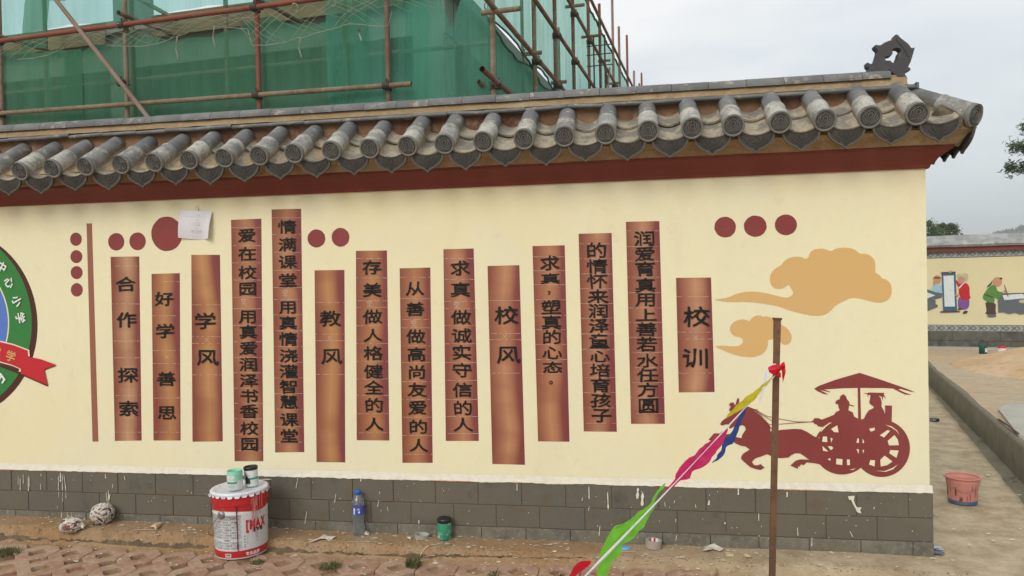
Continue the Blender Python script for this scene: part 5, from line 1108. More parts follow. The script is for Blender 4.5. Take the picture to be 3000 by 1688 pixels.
# green hems of the nets
for z, k, s0, s1, sg, nm in ((3.93, 31, 0, 14, .10, 'lower'), (3.91, 37, 0, 14, -.10, 'upper'), (6.0, 37, 5.3, 14, .03, 'top')):
    pts = [sp(s0+(s1-s0)*i/120, .05+wav(s0+(s1-s0)*i/120, z, k)-.01, sagz(s0+(s1-s0)*i/120, spoles, z, sg)) for i in range(121)]
    b = MB(); b.tube(pts, .011 if nm != 'top' else .02, 5)
    if 'hem' not in MATS: mat('hem', (0.02, 0.10, 0.07), .8)
    tag(b.build('net_rope', MATS['hem']), 'dark green hem rope along the %s edge of the side netting' % nm, 'rope')
# torn white rope netting sagging under the upper ledger
b = MB(); mat('white_rope', (0.31, 0.34, 0.27), .85)
def rn(f, t, k=0):
    zt_ = zl2(max(f, .9))+.05; sg = sagz(f, fpoles, 0, -.0); drop = .10+.16*abs(math.sin(f*1.9+.4))*(.7+.5*fn(f*.9, 3))
    if 1.0 < f < 2.6: drop += .16
    return sp(-.02-.06*math.sin(t*3.1), f+.03*fn(f*7, t*7), zt_-drop*t+.015*fn(f*9, t*5, k))
fs_ = [1.0+.095*i for i in range(50)]
for i, f in enumerate(fs_):
    for sgn in (1, -1):
        pts = [rn(f+sgn*.55*t, t) for t in (0, .25, .5, .75, 1)]
        if random.random() < .62: b.tube(pts, .0022, 3, False)
pts = [rn(1.0+4.6*i/80, 1) for i in range(81)]; b.tube(pts, .004, 4, False)
for f, l_ in ((3.0, .22), (3.45, .25), (2.0, .2), (1.35, .16)): p = rn(f, 1); b.tube([p, p+fdv*.02-Vector((0, 0, l_*.5)), p-fdv*.01-Vector((0, 0, l_))], .009, 4, False)
for f in (.25, .33, .42, .5, .6, .7):
    for sgn in (1, -1): b.tube([sp(.0, f+sgn*.25*t, 4.9-.7*t) for t in (0, .3, .6, 1)], .004, 3, False)
tag(b.build('rope_net', MATS['white_rope']), 'torn white rope netting sagging below the upper front ledger', 'rope net', kind='stuff')
b = MB()
for px, py in ((1429, 18), (1544, 152), (865, 22), (975, 8), (352, 80)):
    a = onP(px, py, P0-sdv*.06, sdv if px < 1400 else fdv); b.tube([a+Vector((.032*math.cos(k*.9), -.032*math.sin(k*.9)*.7, .034*math.sin(k*.9))) for k in range(8)], .007, 5)
tag(b.build('rope_tie', MATS['white_rope']), 'white rope ties knotted round the scaffold pipes', 'rope', kind='stuff')

# thin mist over the far distance
hz = bpy.data.materials.new('haze'); hz.use_nodes = True; t = hz.node_tree; t.nodes.clear(); pv = t.nodes.new('ShaderNodeVolumePrincipled'); o_ = t.nodes.new('ShaderNodeOutputMaterial'); pv.inputs['Color'].default_value = (.86, .90, .93, 1); pv.inputs['Density'].default_value = .0016; t.links.new(pv.outputs[0], o_.inputs['Volume'])
b = MB(); b.box((-520, -520, -1.2), (520, 920, 45)); tag(b.build('haze', hz), kind='stuff')
# ------------------------------------------------------------------ small things in front of the wall
mat('paper', (0.70, 0.69, 0.74), .8, world=True); mat('print_grey', (0.20, 0.20, 0.22), .8)
nt_ = empty('notice_paper', tuple(onY(575, 660, -.02))); tag(nt_, 'white printed notice sheet pinned to the wall over the largest red disc', 'paper')
b = MB(); cs = [onY(532, 616, 0), onY(624, 620, 0), onY(619, 700, 0), onY(528, 697, 0)]; n = 14; vs = []
def npnt(u, v, o_=0):
    t = cs[0].lerp(cs[1], u); l_ = cs[3].lerp(cs[2], u); p = t.lerp(l_, v); bow = .010*math.sin(math.pi*v)+.006*math.sin(3*u+v*2)+.045*max(0, u-.78)*4*v*(1-.1*v)
    if u < .15: bow += .01*(.15-u)*6*v
    return Vector((p.x, -.007-bow-o_, p.z-.006*math.sin(u*math.pi)*v))
for j in range(n+1):
    for i in range(n+1): vs.append(npnt(i/n, j/n))
b.add(vs, [(j*(n+1)+i, j*(n+1)+i+1, (j+1)*(n+1)+i+1, (j+1)*(n+1)+i) for j in range(n) for i in range(n)], True)
rel(b.build('sheet', MATS['paper']), nt_)
b = MB()
for v, segs, h_ in [(.14, [(.54, .575), (.61, .645)], .022), (.215, [(.19, .29), (.33, .35), (.37, .52), (.54, .70), (.72, .80), (.84, .90)], .006), (.325, [(.54, .57), (.60, .63)], .02), (.42, [(.46, .50), (.535, .68)], .009), (.465, [(.46, .50), (.535, .68)], .009), (.51, [(.46, .50), (.535, .68)], .009), (.61, [(.54, .565), (.60, .615)], .02), (.70, [(.40, .51), (.55, .72)], .013), (.745, [(.40, .51), (.55, .72)], .012), (.80, [(.55, .575), (.60, .62)], .014), (.89, [(.44, .48), (.53, .57), (.64, .68)], .01)]:
    for u0, u1 in segs:
        u = u0
        while u < u1: b.add([npnt(u, v, .0012), npnt(min(u+.012, u1), v, .0012), npnt(min(u+.012, u1), v+h_, .0012), npnt(u, v+h_, .0012)], [(0, 1, 2, 3)]); u += .018
rel(b.build('printed_lines', MATS['print_grey']), nt_)
mat('tape_clear', (0.70, 0.66, 0.45), .4); b = MB(); a = onY(577, 613, -.008); b.add([a+Vector((-.012, 0, -.012)), a+Vector((.008, -.004, -.012)), a+Vector((.004, 0, .02)), a+Vector((-.004, -.006, .016))], [(0, 1, 2, 3)]); rel(b.build('tape', MATS['tape_clear']), nt_)

# big paint bucket -------------------------------------------------
mat('bucket_red', (0.50, 0.016, 0.02), .32, [(9, .5, .66, (0.36, 0.02, 0.025), .6), (30, .58, .70, (0.28, 0.09, 0.08), .7)], (40, .12), spec=.5)
mat('bucket_white', (0.60, 0.61, 0.60), .4, [(10, .5, .7, (0.52, 0.52, 0.50), .6), (34, .62, .70, (0.40, 0.28, 0.26), .5)], (40, .12), spec=.5)
mat('lid_white', (0.70, 0.72, 0.78), .35, [(8, .5, .68, (0.60, 0.61, 0.66), .7), (30, .60, .68, (0.22, 0.22, 0.28), .7)], (50, .2), spec=.5)
mat('label_grey', (0.24, 0.25, 0.26), .5); mat('label_black', (0.03, 0.03, 0.03), .5); mat('label_red', (0.52, 0.02, 0.025), .4); mat('label_white', (0.74, 0.74, 0.72), .5)
mat('drip_maroon', (0.14, 0.018, 0.04), .35); mat('drip_pink', (0.62, 0.20, 0.18), .5); mat('steel', (0.32, 0.32, 0.33), .4, metal=.7)
BL_ = Vector((-2.295, -.245, -.045)); bk = empty('paint_bucket', tuple(BL_)); bk.rotation_euler = (0, R(-.8), 0); bk.scale = (1.02, 1.02, 1.07)
tag(bk, 'large red and white metal paint bucket with lid standing on the pavers', 'bucket')
RB, RTp, HB = .1405, .1475, .338
def rad(z): return RB+(RTp-RB)*z/HB
def cz(a, z, off=0.0):
    r_ = rad(z)+off; return Vector((r_*math.cos(a), r_*math.sin(a), z))
def band(name, z0, z1, m, off, a0=-math.pi, a1=math.pi, n=72, wave=None):
    vs = []; 
    for k in range(2):
        for i in range(n+1):
            a = a0+(a1-a0)*i/n; z = (z0, z1)[k]
            if k == 0 and wave: z = wave(a, z)
            vs.append(cz(a, z, off))
    return MB().add(vs, [(i, i+1, n+2+i, n+1+i) for i in range(n)], True).build(name, MATS[m], bk)
b = MB(); b.lathe([(.001, .004), (RB-.006, .004), (RB-.001, 0), (RB+.002, .004), (RB, .010)]+[(rad(z), z) for z in (.05, .12, .20)]+[(rad(.232), .232), (rad(.236)+.003, .236), (rad(.240), .240), (rad(.29), .29), (rad(.30)+.004, .30), (rad(.305)+.002, .305), (rad(.338), .338)], 64); b.build('body', MATS['bucket_white'], bk)
# view direction from the bucket
va = math.atan2(CP.y-BL_.y, CP.x-BL_.x)
band('red_base_band', .008, .044, 'bucket_red', .0012)
band('red_top_band', .240, .336, 'bucket_red', .0014, wave=lambda a, z: z-.004+.020*abs(math.sin((a-va)*.5*2.2+2.3)))
band('red_rim_band', .283, .338, 'bucket_red', .0062)
def btext(txt, a_c, z, hgt, m, off=.0022, wid=1.0, bold=.0, name='label_print', rot=0):
    b = MB(); x = 0; items = []
    for ch in txt:
        if ch == ' ': x += .4; continue
        gv, gf = glyph(ch, bold); wch = 1.0 if ord(ch) > 255 else (max(v[0] for v in gv)+.08); items.append((x, gv, gf)); x += wch
    for x0, gv, gf in items: b.add([cz(a_c+((x0+gx-x/2)*hgt*wid)/rad(z), z+(gy-.36)*hgt, off) for gx, gy in gv], gf)
    return b.build(name, MATS[m], bk)
k = 0
for i in range(13):
    z = .226-.0138*i
    if z < .052: break
    a = va-1.42
    if 9 <= i <= 9: continue
    sft = (i % 2)*.12
    btext(('TRADE 工程用漆 '*4)[(4 if i % 2 else 0):][:26], va-.62, z, .0118, 'label_grey', .0022, 1.0, .01)
band('plain_panel', .046, .236, 'bucket_white', .0030, va+.02, va+1.55, 24)
btext('[MAX', va+.62, .176, .068, 'label_red', .0046, .62, .06)
btext('新时尚', va+.66, .142, .022, 'label_black', .0046, .9, .05)
btext('专业品质', va+.42, .024, .020, 'label_white', .0030, 1.0, .03)
b = MB()
for j, z in enumerate([.122, .112, .104, .096, .086, .078]): b.add([cz(va+.2, z, .0044), cz(va+.62+.05*(j % 2), z, .0044), cz(va+.62+.05*(j % 2), z+.0015, .0044), cz(va+.2, z+.0015, .0044)], [(0, 1, 2, 3)])
for z in (.116, .100, .086, .072, .060): b.add([cz(va+.11, z, .0044), cz(va+.14, z, .0044), cz(va+.14, z+.006, .0044), cz(va+.11, z+.006, .0044)], [(0, 1, 2, 3)])
b.build('label_print', MATS['label_black'], bk)
for c_, z in (((va-.55), .100), ((va-.52), .022)):
    b = MB(); b.add([cz(c_-.12, z-.008, .0026), cz(c_+.12, z-.008, .0026), cz(c_+.12, z+.010, .0026), cz(c_-.12, z+.010, .0026)], [(0, 1, 2, 3)]); bp_ = b.build('barcode_patch', MATS['label_white'], bk)
    b = MB(); a = c_-.105
    while a < c_+.1: wd = random.choice([.005, .008, .012]); b.add([cz(a, z-.003, .0034), cz(a+wd, z-.003, .0034), cz(a+wd, z+.008, .0034), cz(a, z+.008, .0034)], [(0, 1, 2, 3)]); a += wd+.009
    tag(b.build('barcode', MATS['label_black'], bp_), kind='stuff')
def vdrip(b, a, z0, z1, w0, off=.0058):
    k = 10; vs = []
    for i in range(k+1):
        t = i/k; z = z0+(z1-z0)*t; ww = w0*(.8+.4*fn(a*9+i, 3))*(1-.35*t)*(1.5 if i == k-1 else 1); aa = a+.012*fn(i*.8, a); vs += [cz(aa-ww, z, off), cz(aa+ww, z, off)]
    b.add(vs, [(2*i, 2*i+1, 2*i+3, 2*i+2) for i in range(k)])
b = MB(); vdrip(b, va-.13, .300, .045, .028); vdrip(b, va-.19, .20, .192, .03); b.add([cz(va-.45+.04*i, .222+.004*math.sin(i*1.3)-.001*i, .0058) for i in range(9)]+[cz(va-.45+.04*i, .2255+.004*math.sin(i*1.3)-.001*i, .0058) for i in range(8, -1, -1)], [(i, i+1, 16-i, 17-i) for i in range(8)]); b.build('maroon_drip', MATS['drip_maroon'], bk)
b = MB()
for a, z0, z1, w_ in [(va+.42, .325, .13, .016), (va+.48, .325, .16, .018), (va+.55, .32, .10, .014), (va+.62, .325, .19, .02), (va+.50, .31, .24, .05), (va+.60, .33, .27, .05), (va+.75, .32, .22, .02), (va+.85, .325, .25, .03), (va-.64, .26, .18, .008)]: vdrip(b, a, z0, z1, w_, .0062)
tag(b.build('pink_splash', MATS['drip_pink'], bk), kind='stuff')
# lid with crimped lugs
lid = MB(); lid.lathe([(.001, .344), (RTp-.016, .343), (RTp-.008, .349), (RTp+.004, .350), (RTp+.010, .344), (RTp+.010, .332), (RTp+.006, .331)], 72)
lo_ = lid.build('lid', MATS['lid_white'], bk)
for i in range(26):
    a = 2*math.pi*i/26+.07; b = MB(); w_ = .095; sk = random.uniform(.8, 1.15); out_ = random.uniform(.004, .014)
    vs = [cz(a-w_, .336, .012), cz(a+w_, .336, .012), cz(a+w_*.8, .326, .010+out_*.4), cz(a+w_*.35, .324+.001*sk, .008+out_), cz(a-w_*.35, .324+.001*sk, .008+out_), cz(a-w_*.8, .326, .010+out_*.4)]
    b.add(vs, [(0, 1, 2, 5), (5, 2, 3, 4)]); b.build('lug', MATS['lid_white'], lo_)
ha = va-.72     # ear and wire handle
b = MB(); b.tube([cz(ha, .238, .0), cz(ha, .238, .010), cz(ha, .238, .014)], [.021, .020, .012], 18); ear = b.build('handle_ear', MATS['steel'], bk)
b = MB(); e_ = cz(ha, .238, .016); pts = []
for i in range(13):
    t = i/12; ang = ha-t*1.9; pts.append(Vector(((rad(.2)+.018+.01*math.sin(t*3))*math.cos(ang), (rad(.2)+.018+.01*math.sin(t*3))*math.sin(ang), .238-.165*math.sin(t*math.pi*.55))))
b.tube([e_]+pts[1:], .0028, 6); b.build('wire_handle', MATS['steel'], bk)
# jars standing on the lid
mat('jar_white', (0.66, 0.70, 0.66), .35, [(20, .5, .66, (0.48, 0.54, 0.50), .6)], spec=.5); mat('jar_green', (0.25, 0.60, 0.42), .35); mat('jar_teal', (0.03, 0.28, 0.22), .45); mat('can_dark', (0.012, 0.085, 0.065), .5); mat('black_paint', (0.012, 0.012, 0.014), .3, spec=.6)
bpy.context.view_layer.update()
def on_lid(dx, dy): return bk.matrix_world @ Vector((dx, dy, .3505))
def jar(name, loc, r_, h_, label, rot, kind):
    j = empty(name, tuple(loc)); j.rotation_euler = rot; tag(j, label, 'paint jar')
    if kind == 'open':
        b = MB(); b.lathe([(.001, .003), (r_*.9, 0), (r_, .005), (r_, h_*.80), (r_*.985, h_*.83)], 32); b.build('jar_body', MATS['jar_white'], j)
        b = MB(); b.lathe([(r_*1.005, h_*.80), (r_*1.03, h_*.84), (r_*.98, h_*.87), (r_*.95, h_*.90), (r_*.97, h_*.98), (r_*.96, h_), (r_*.90, h_), (r_*.89, h_*.85), (r_*.85, h_*.6), (.001, h_*.55)], 32); b.build('jar_rim', MATS['jar_green'], j)
        vs = []; n = 16
        for i in range(n+1):
            a = va-.05+1.3*i/n; vs += [(r_*1.012*math.cos(a), r_*1.012*math.sin(a), h_*.82), (r_*1.012*math.cos(a), r_*1.012*math.sin(a), h_*(.50+.04*math.sin(i*1.1)))]
        MB().add(vs, [(2*i, 2*i+2, 2*i+3, 2*i+1) for i in range(n)], True).build('paint_run', MATS['jar_green'], j)
    elif kind == 'black':
        b = MB(); b.lathe([(.001, .003), (r_*.95, 0), (r_, .005), (r_, h_*.80), (r_*.96, h_*.84)], 32); b.build('jar_body', MATS['jar_white'], j)
        b = MB(); b.lathe([(r_*1.0, h_*.83), (r_*1.05, h_*.85), (r_*1.05, h_*.97), (r_, h_), (r_*.9, h_), (r_*.88, h_*.9), (.001, h_*.86)], 32); b.build('jar_rim', MATS['black_paint'], j)
        vs = []; n = 12
        for i in range(n+1):
            a = va-.95+.75*i/n; vs += [(r_*1.015*math.cos(a), r_*1.015*math.sin(a), h_*(.72-.03*i+.05*math.sin(i*2))), (r_*1.015*math.cos(a), r_*1.015*math.sin(a), h_*(.16+.04*math.sin(i*1.7)))]
        MB().add(vs, [(2*i, 2*i+2, 2*i+3, 2*i+1) for i in range(n)], True).build('paint_run', MATS['black_paint'], j)
    b = MB(); b.lathe([(r_*1.008, h_*.36), (r_*1.008, h_*.46)], 32, arc=(va-1.2, va+.25 if kind == 'open' else va+1.2)); b.build('label_stripe', MATS['jar_teal'], j)
    b = MB()
    for z in (.30, .26, .23, .19, .15, .55, .60):
        a = va-1.0
        while a < va-.05: b.add([(r_*1.01*math.cos(t), r_*1.01*math.sin(t), h_*q) for t, q in ((a, z), (a+.1, z), (a+.1, z+.014), (a, z+.014))], [(0, 1, 2, 3)]); a += random.uniform(.13, .2)
    b.build('label_print', MATS['label_grey'], j); return j
jar('paint_jar', on_lid(.006, -.055), .0435, .108, 'open pale green paint jar in front on the bucket lid', (0, R(-1), 0), 'open')
jar('paint_jar', on_lid(.064, .022), .0385, .112, 'white jar with black painted rim behind the green jar on the bucket', (0, R(-3), 0), 'black')

# water bottle -------------------------------------------------
def clear_mat(name, col, mixf, rough=.08):
    m = bpy.data.materials.new(name); m.use_nodes = True; t = m.node_tree; n = t.nodes.new; l = t.links.new; t.nodes.remove(t.nodes['Principled BSDF']); o_ = t.nodes['Material Output']
    tr = n('ShaderNodeBsdfTransparent'); tr.inputs[0].default_value = (*col, 1); gl = n('ShaderNodeBsdfGlossy'); gl.inputs['Roughness'].default_value = rough; gl.inputs[0].default_value = (.9, .93, .95, 1); df = n('ShaderNodeBsdfTranslucent'); df.inputs[0].default_value = (.75, .78, .80, 1)
    fr = n('ShaderNodeValue'); fr.outputs[0].default_value = .09; m0 = n('ShaderNodeMixShader'); m0.inputs[0].default_value = mixf; l(tr.outputs[0], m0.inputs[1]); l(df.outputs[0], m0.inputs[2])
    m1 = n('ShaderNodeMixShader'); l(fr.outputs[0], m1.inputs[0]); l(m0.outputs[0], m1.inputs[1]); l(gl.outputs[0], m1.inputs[2]); l(m1.outputs[0], o_.inputs[0]); MATS[name] = m
clear_mat('bottle_plastic', (.92, .94, .95), .34, .2); clear_mat('water', (.95, .97, .98), .20, .08)
mat('cap_blue', (0.015, 0.13, 0.52), .4, spec=.5); mat('label_blue', (0.06, 0.09, 0.40), .4, [(30, .55, .62, (0.10, 0.18, 0.5), .6)]); mat('label_cyan', (0.10, 0.35, 0.62), .4)
WB = onZ(1071, 1560, .004); WB.y = min(WB.y, -.056); WB.z = surf(WB.x, WB.y)+.001; WB.x = -1.655; bt = empty('water_bottle', tuple(WB)); tag(bt, 'clear plastic water bottle with blue cap and blue label standing by the plinth', 'bottle')
RW = .0360; b = MB()
prof_ = [(.001, .006), (.014, .004), (RW*.82, 0), (RW*.98, .008), (RW, .020), (RW*.95, .030), (RW, .040), (RW*.96, .052), (RW*.86, .072), (RW*.84, .085), (RW*.90, .10), (RW*.98, .115), (RW, .122), (RW*.975, .126), (RW*.975, .176), (RW, .181), (RW*.98, .195), (RW*.86, .212), (RW*.62, .226), (RW*.42, .234), (RW*.38, .238), (RW*.38, .246)]
b.lathe(prof_, 32); b.build('bottle_body', MATS['bottle_plastic'], bt)
b = MB(); b.lathe([(max(.0005, r_-.0012), z+.001) for r_, z in prof_ if z < .2]+[(.0005, .199)], 28); b.build('water', MATS['water'], bt)
b = MB(); b.lathe([(RW*.985, .126), (RW*.985, .176)], 36); lb = b.build('bottle_label', MATS['label_blue'], bt)
b = MB(); b.lathe([(RW*.44, .238), (RW*.50, .240), (RW*.50, .262), (RW*.46, .266), (.001, .267)], 24); b.build('cap', MATS['cap_blue'], bt)
vb = math.atan2(CP.y-WB.y, CP.x-WB.x)
def wtext(txt, a_c, z, h_, m):
    b = MB(); x = 0
    for ch in txt:
        gv, gf = glyph(ch, .03); b.add([(RW*1.0*math.cos(a_c+(x+gx-.5*len(txt)*.6)*h_/RW), RW*1.0*math.sin(a_c+(x+gx-.5*len(txt)*.6)*h_/RW), z+(gy-.36)*h_) for gx, gy in gv], gf); x += .62
    b.build('label_print', MATS[m], lb)
wtext('8.18', vb-.25, .160, .014, 'label_white')
b = MB(); q_ = lambda a, z: (RW*.998*math.cos(vb+a), RW*.998*math.sin(vb+a), z)
b.add([q_(-.85, .13), q_(-.62, .13), q_(-.62, .168), q_(-.85, .168)], [(0, 1, 2, 3)]); b.add([q_(.12+.16*math.cos(t*.785), .143+.007*math.sin(t*.785)) for t in range(8)], [tuple(range(8))]); b.build('label_print', MATS['label_white'], lb)
b = MB(); b.add([q_(-.6, .127), q_(.9, .127), q_(.9, .137), q_(.3, .132), q_(-.6, .136)], [(0, 1, 2, 3, 4)]); b.build('label_print', MATS['label_cyan'], lb)

# green paint jar on the ground
mat('jar_dirty_green', (0.04, 0.26, 0.15), .45, [(7, .47, .58, (0.22, 0.50, 0.33), .9), (22, .55, .64, (0.60, 0.68, 0.58), .8)])
GJ = onZ(1307, 1575, .0); GJ.y = min(GJ.y, -.060); GJ.z = surf(GJ.x, GJ.y)+.001; gj = empty('paint_jar', tuple(GJ)); tag(gj, 'paint smeared dark green jar with a black lid on the ground', 'paint jar')
b = MB(); b.lathe([(.001, .002), (.036, 0), (.0395, .006), (.0395, .092), (.037, .098)], 32); b.build('jar_body', MATS['jar_dirty_green'], gj)
b = MB(); b.lathe([(.038, .096), (.0405, .098), (.0405, .116), (.037, .121), (.001, .119)], 32); b.build('jar_lid', MATS['black_paint'], gj)

# adhesive tape rings
mat('tape_tan', (0.36, 0.30, 0.24), .6, [(30, .5, .7, (0.28, 0.23, 0.18), .5)]); mat('tape_card', (0.42, 0.46, 0.42), .7); mat('tape_red', (0.45, 0.03, 0.05), .6)
def tape(px, py, z, r_, h_, label, card=False):
    p = onZ(px, py, z); p.y = min(p.y, -.018-r_); p.z = surf(p.x, p.y)+.001; t = empty('tape_roll', tuple(p)); t.rotation_euler = (R(-3), R(4), 0); tag(t, label, 'tape roll')
    b = MB(); b.lathe([(r_*.88, 0), (r_, .0), (r_, h_), (r_*.90, h_), (r_*.88, h_), (r_*.88, 0)], 40, smooth=False); b.build('tape_wound', MATS['tape_tan'], t)
    b = MB(); b.lathe([(r_*.875, 0), (r_*.875, h_*.99), (r_*.82, h_*.99), (r_*.82, 0)], 40, smooth=False); b.build('tape_core', MATS['tape_card'], t)
    if card:
        for a0, a1, m in ((1.95, 2.25, 'tape_red'), (1.25, 1.55, 'tape_red'), (1.55, 1.95, 'label_white'), (.8, 1.25, 'label_white')):
            b = MB(); b.lathe([(r_*.80, .002), (r_*.80, h_*.97)], 10, arc=(a0, a1)); b.build('core_print', MATS[m], t)
tape(1244, 1567, .005, .044, .022, 'plain dusty tape roll lying left of the green jar')
tape(1914, 1602, .002, .045, .042, 'tan tape roll with a red and white printed core near the plinth', True)
# small blue pot
mat('pot_blue', (0.16, 0.42, 0.62), .4); PB = onZ(1830, 1616, -.02); pb = empty('paint_pot', tuple(PB)); tag(pb, 'small pot lid with light blue paint and dark blue side by the pennant', 'paint pot')
b = MB(); b.lathe([(.001, 0), (.028, 0), (.030, .004), (.030, .022), (.0285, .024)], 28); mat('pot_dark', (0.01, 0.03, 0.09), .35); b.build('pot_side', MATS['pot_dark'], pb)
b = MB(); b.lathe([(.0305, .019), (.031, .024), (.028, .026), (.001, .0245)], 28); b.build('pot_top', MATS['pot_blue'], pb)
# scraps
mat('scrap_white', (0.62, 0.58, 0.50), .85, [(8, .45, .65, (0.48, 0.42, 0.33), .7)]); mat('scrap_tan', (0.55, 0.42, 0.25), .85); mat('leaf_dry', (0.50, 0.34, 0.20), .85); mat('stone', (0.52, 0.42, 0.28), .9, [(20, .45, .65, (0.42, 0.33, 0.22), .7)], (60, .6))
def scrap(name, pts, z, m, label, cat, amp=.012, seed=0):
    P = [onZ(x, y, z) for x, y in pts]; c = sum(P, Vector())/len(P); P = [p-c for p in P]; n = len(P)
    vs = [Vector((p.x, p.y, amp*(.6+fn(p.x*40, p.y*40, seed)))) for p in P]+[Vector((p.x*.5, p.y*.5, amp*(1.2+1.2*fn(p.x*60, p.y*60, seed+2)))) for p in P]+[Vector((0, 0, amp*.9))]
    f_ = [(i, (i+1) % n, n+(i+1) % n, n+i) for i in range(n)]+[(n+i, n+(i+1) % n, 2*n) for i in range(n)]
    vs2 = [v-Vector((0, 0, .0015)) for v in vs]; k = len(vs)
    b = MB().add(vs, f_).add(vs2, [tuple(reversed(q)) for q in f_]); b.add([vs[i] for i in range(n)]+[vs2[i] for i in range(n)], [(i, (i+1) % n, n+(i+1) % n, n+i) for i in range(n)])
    c.z = surf(c.x, c.y)+.002 if c.y < 0 else z; return tag(b.build(name, MATS[m], None, c), label, cat)
scrap('torn_paper', [(2058, 1621), (2075, 1612), (2097, 1610), (2121, 1617), (2110, 1624), (2090, 1619), (2068, 1627)], -.01, 'scrap_white', 'crumpled whitish paper scrap left of the rusty post', 'paper scrap', .016, 1)
scrap('torn_paper', [(2125, 1627), (2150, 1629), (2151, 1637), (2127, 1638)], -.01, 'scrap_tan', 'small square tan paper scrap left of the rusty post', 'paper scrap', .006, 2)
scrap('torn_paper', [(2178, 1632), (2190, 1633), (2201, 1640), (2198, 1643), (2182, 1638)], -.01, 'scrap_tan', 'thin curled tan scrap nearest the rusty post', 'paper scrap', .008, 3)
scrap('dry_leaf', [(2082, 1683), (2090, 1672), (2103, 1671), (2098, 1680), (2086, 1688)], -.03, 'leaf_dry', 'curled dry leaf lying on a paver near the rusty post', 'leaf', .014, 4)
scrap('torn_paper', [(440, 1562), (455, 1555), (481, 1549), (470, 1560), (458, 1574), (452, 1566)], -.01, 'scrap_tan', 'cream torn scrap hanging over the apron edge left of the bucket', 'paper scrap', .014, 5)
scrap('torn_paper', [(905, 1613), (935, 1604), (950, 1592), (960, 1599), (985, 1598), (984, 1603), (970, 1605), (965, 1613), (958, 1605), (940, 1608), (918, 1614)], -.04, 'scrap_white', 'forked white plastic scrap on the soil right of the bucket', 'plastic scrap', .010, 6)
scrap('torn_paper', [(1070, 1564), (1084, 1566), (1080, 1574), (1068, 1572)], 0, 'scrap_white', 'small white scrap at the foot of the water bottle', 'paper scrap', .012, 7)
scrap('torn_paper', [(1192, 1579), (1206, 1580), (1204, 1586), (1195, 1585)], 0, 'scrap_white', 'tiny white scrap left of the plain tape roll', 'paper scrap', .010, 8)
p = onZ(1389, 1573, .0); b = MB(); b.lathe([(.001, -.002), (.020, 0), (.027, .007), (.022, .014), (.001, .017)], 14); o = b.build('stone', MATS['stone'], None, p, (0, 0, .3)); o.scale = (1.05, .6, 1); tag(o, 'smooth pale oval stone right of the green paint jar', 'stone')

# balls of paint-soaked netting
mat('rag_light', (0.60, 0.54, 0.47), .8, [(9, .45, .6, (0.45, 0.38, 0.31), .7)]); mat('rag_red', (0.20, 0.07, 0.055), .8, [(14, .45, .55, (.40, .33, .27), .9)])
def ragball(px, py, z, rx, rz_, label, seed, n=150, squash=1.0):
    rnd = random.Random(seed); p = onZ(px, py, z); p.y = min(p.y, -.018-rx*.95); p.z = surf(p.x, p.y)-.002; t = empty('rag_ball', (p.x, p.y, p.z+rz_)); tag(t, label, 'rag ball')
    core = MB(); core.lathe([(.001+rx*.86*math.sin(math.pi*i/10), -rz_*.86*math.cos(math.pi*i/10)) for i in range(11)], 16); core.build('core', MATS['rag_red'], t)
    b = MB()
    for _ in range(n):
        d = Vector((rnd.gauss(0, 1), rnd.gauss(0, 1), rnd.gauss(0, 1))).normalized(); a = d.orthogonal().normalized(); a = Matrix.Rotation(rnd.uniform(0, 6.28), 3, d) @ a; L_ = rnd.uniform(.25, .75); wd = rnd.uniform(.004, .0085); vs = []
        k = 6
        for i in range(k+1):
            u = (d*math.cos(L_*(i/k-.5))+a*math.sin(L_*(i/k-.5))); rr = 1+.06*rnd.uniform(-1, 1)+.05*math.sin(math.pi*i/k); c = Vector((u.x*rx*rr, u.y*rx*squash*rr, u.z*rz_*rr)); s_ = d.cross(a)*wd*(.4+.6*math.sin(math.pi*(i+.5)/(k+1)))
            vs += [c-s_, c+u*wd*.7, c+s_]
        b.add(vs, [(3*i+j, 3*i+3+j, 3*i+4+j, 3*i+1+j) for i in range(k) for j in range(2)], True)
    b.build('strips', MATS['rag_light'], t); return t
ragball(302, 1533, .024, .063, .060, 'round ball of paint stained netting leaning on the plinth', 3, 230)
t = ragball(210, 1552, .022, .066, .042, 'flattened crumpled wad of painted netting on the apron', 9, 150, .7)
b = MB(); rnd = random.Random(5)
for i in range(26):
    a = rnd.uniform(0, 6.28); r_ = rnd.uniform(.03, .085); x, y, z = r_*math.cos(a), r_*.6*math.sin(a), rnd.uniform(-.04, .04); s = rnd.uniform(.012, .03)
    n1 = Vector((rnd.gauss(0, 1), rnd.gauss(0, 1), rnd.gauss(0, 1))).normalized(); n2 = n1.orthogonal().normalized(); n3 = n1.cross(n2); c = Vector((x, y, z)); b.add([c-n1*s, c+n2*s*.6+n3*.006, c+n1*s, c-n2*s*.6+n3*.006, c], [(0, 1, 4), (1, 2, 4), (2, 3, 4), (3, 0, 4)])
b.build('flaps', MATS['scrap_white'], t)

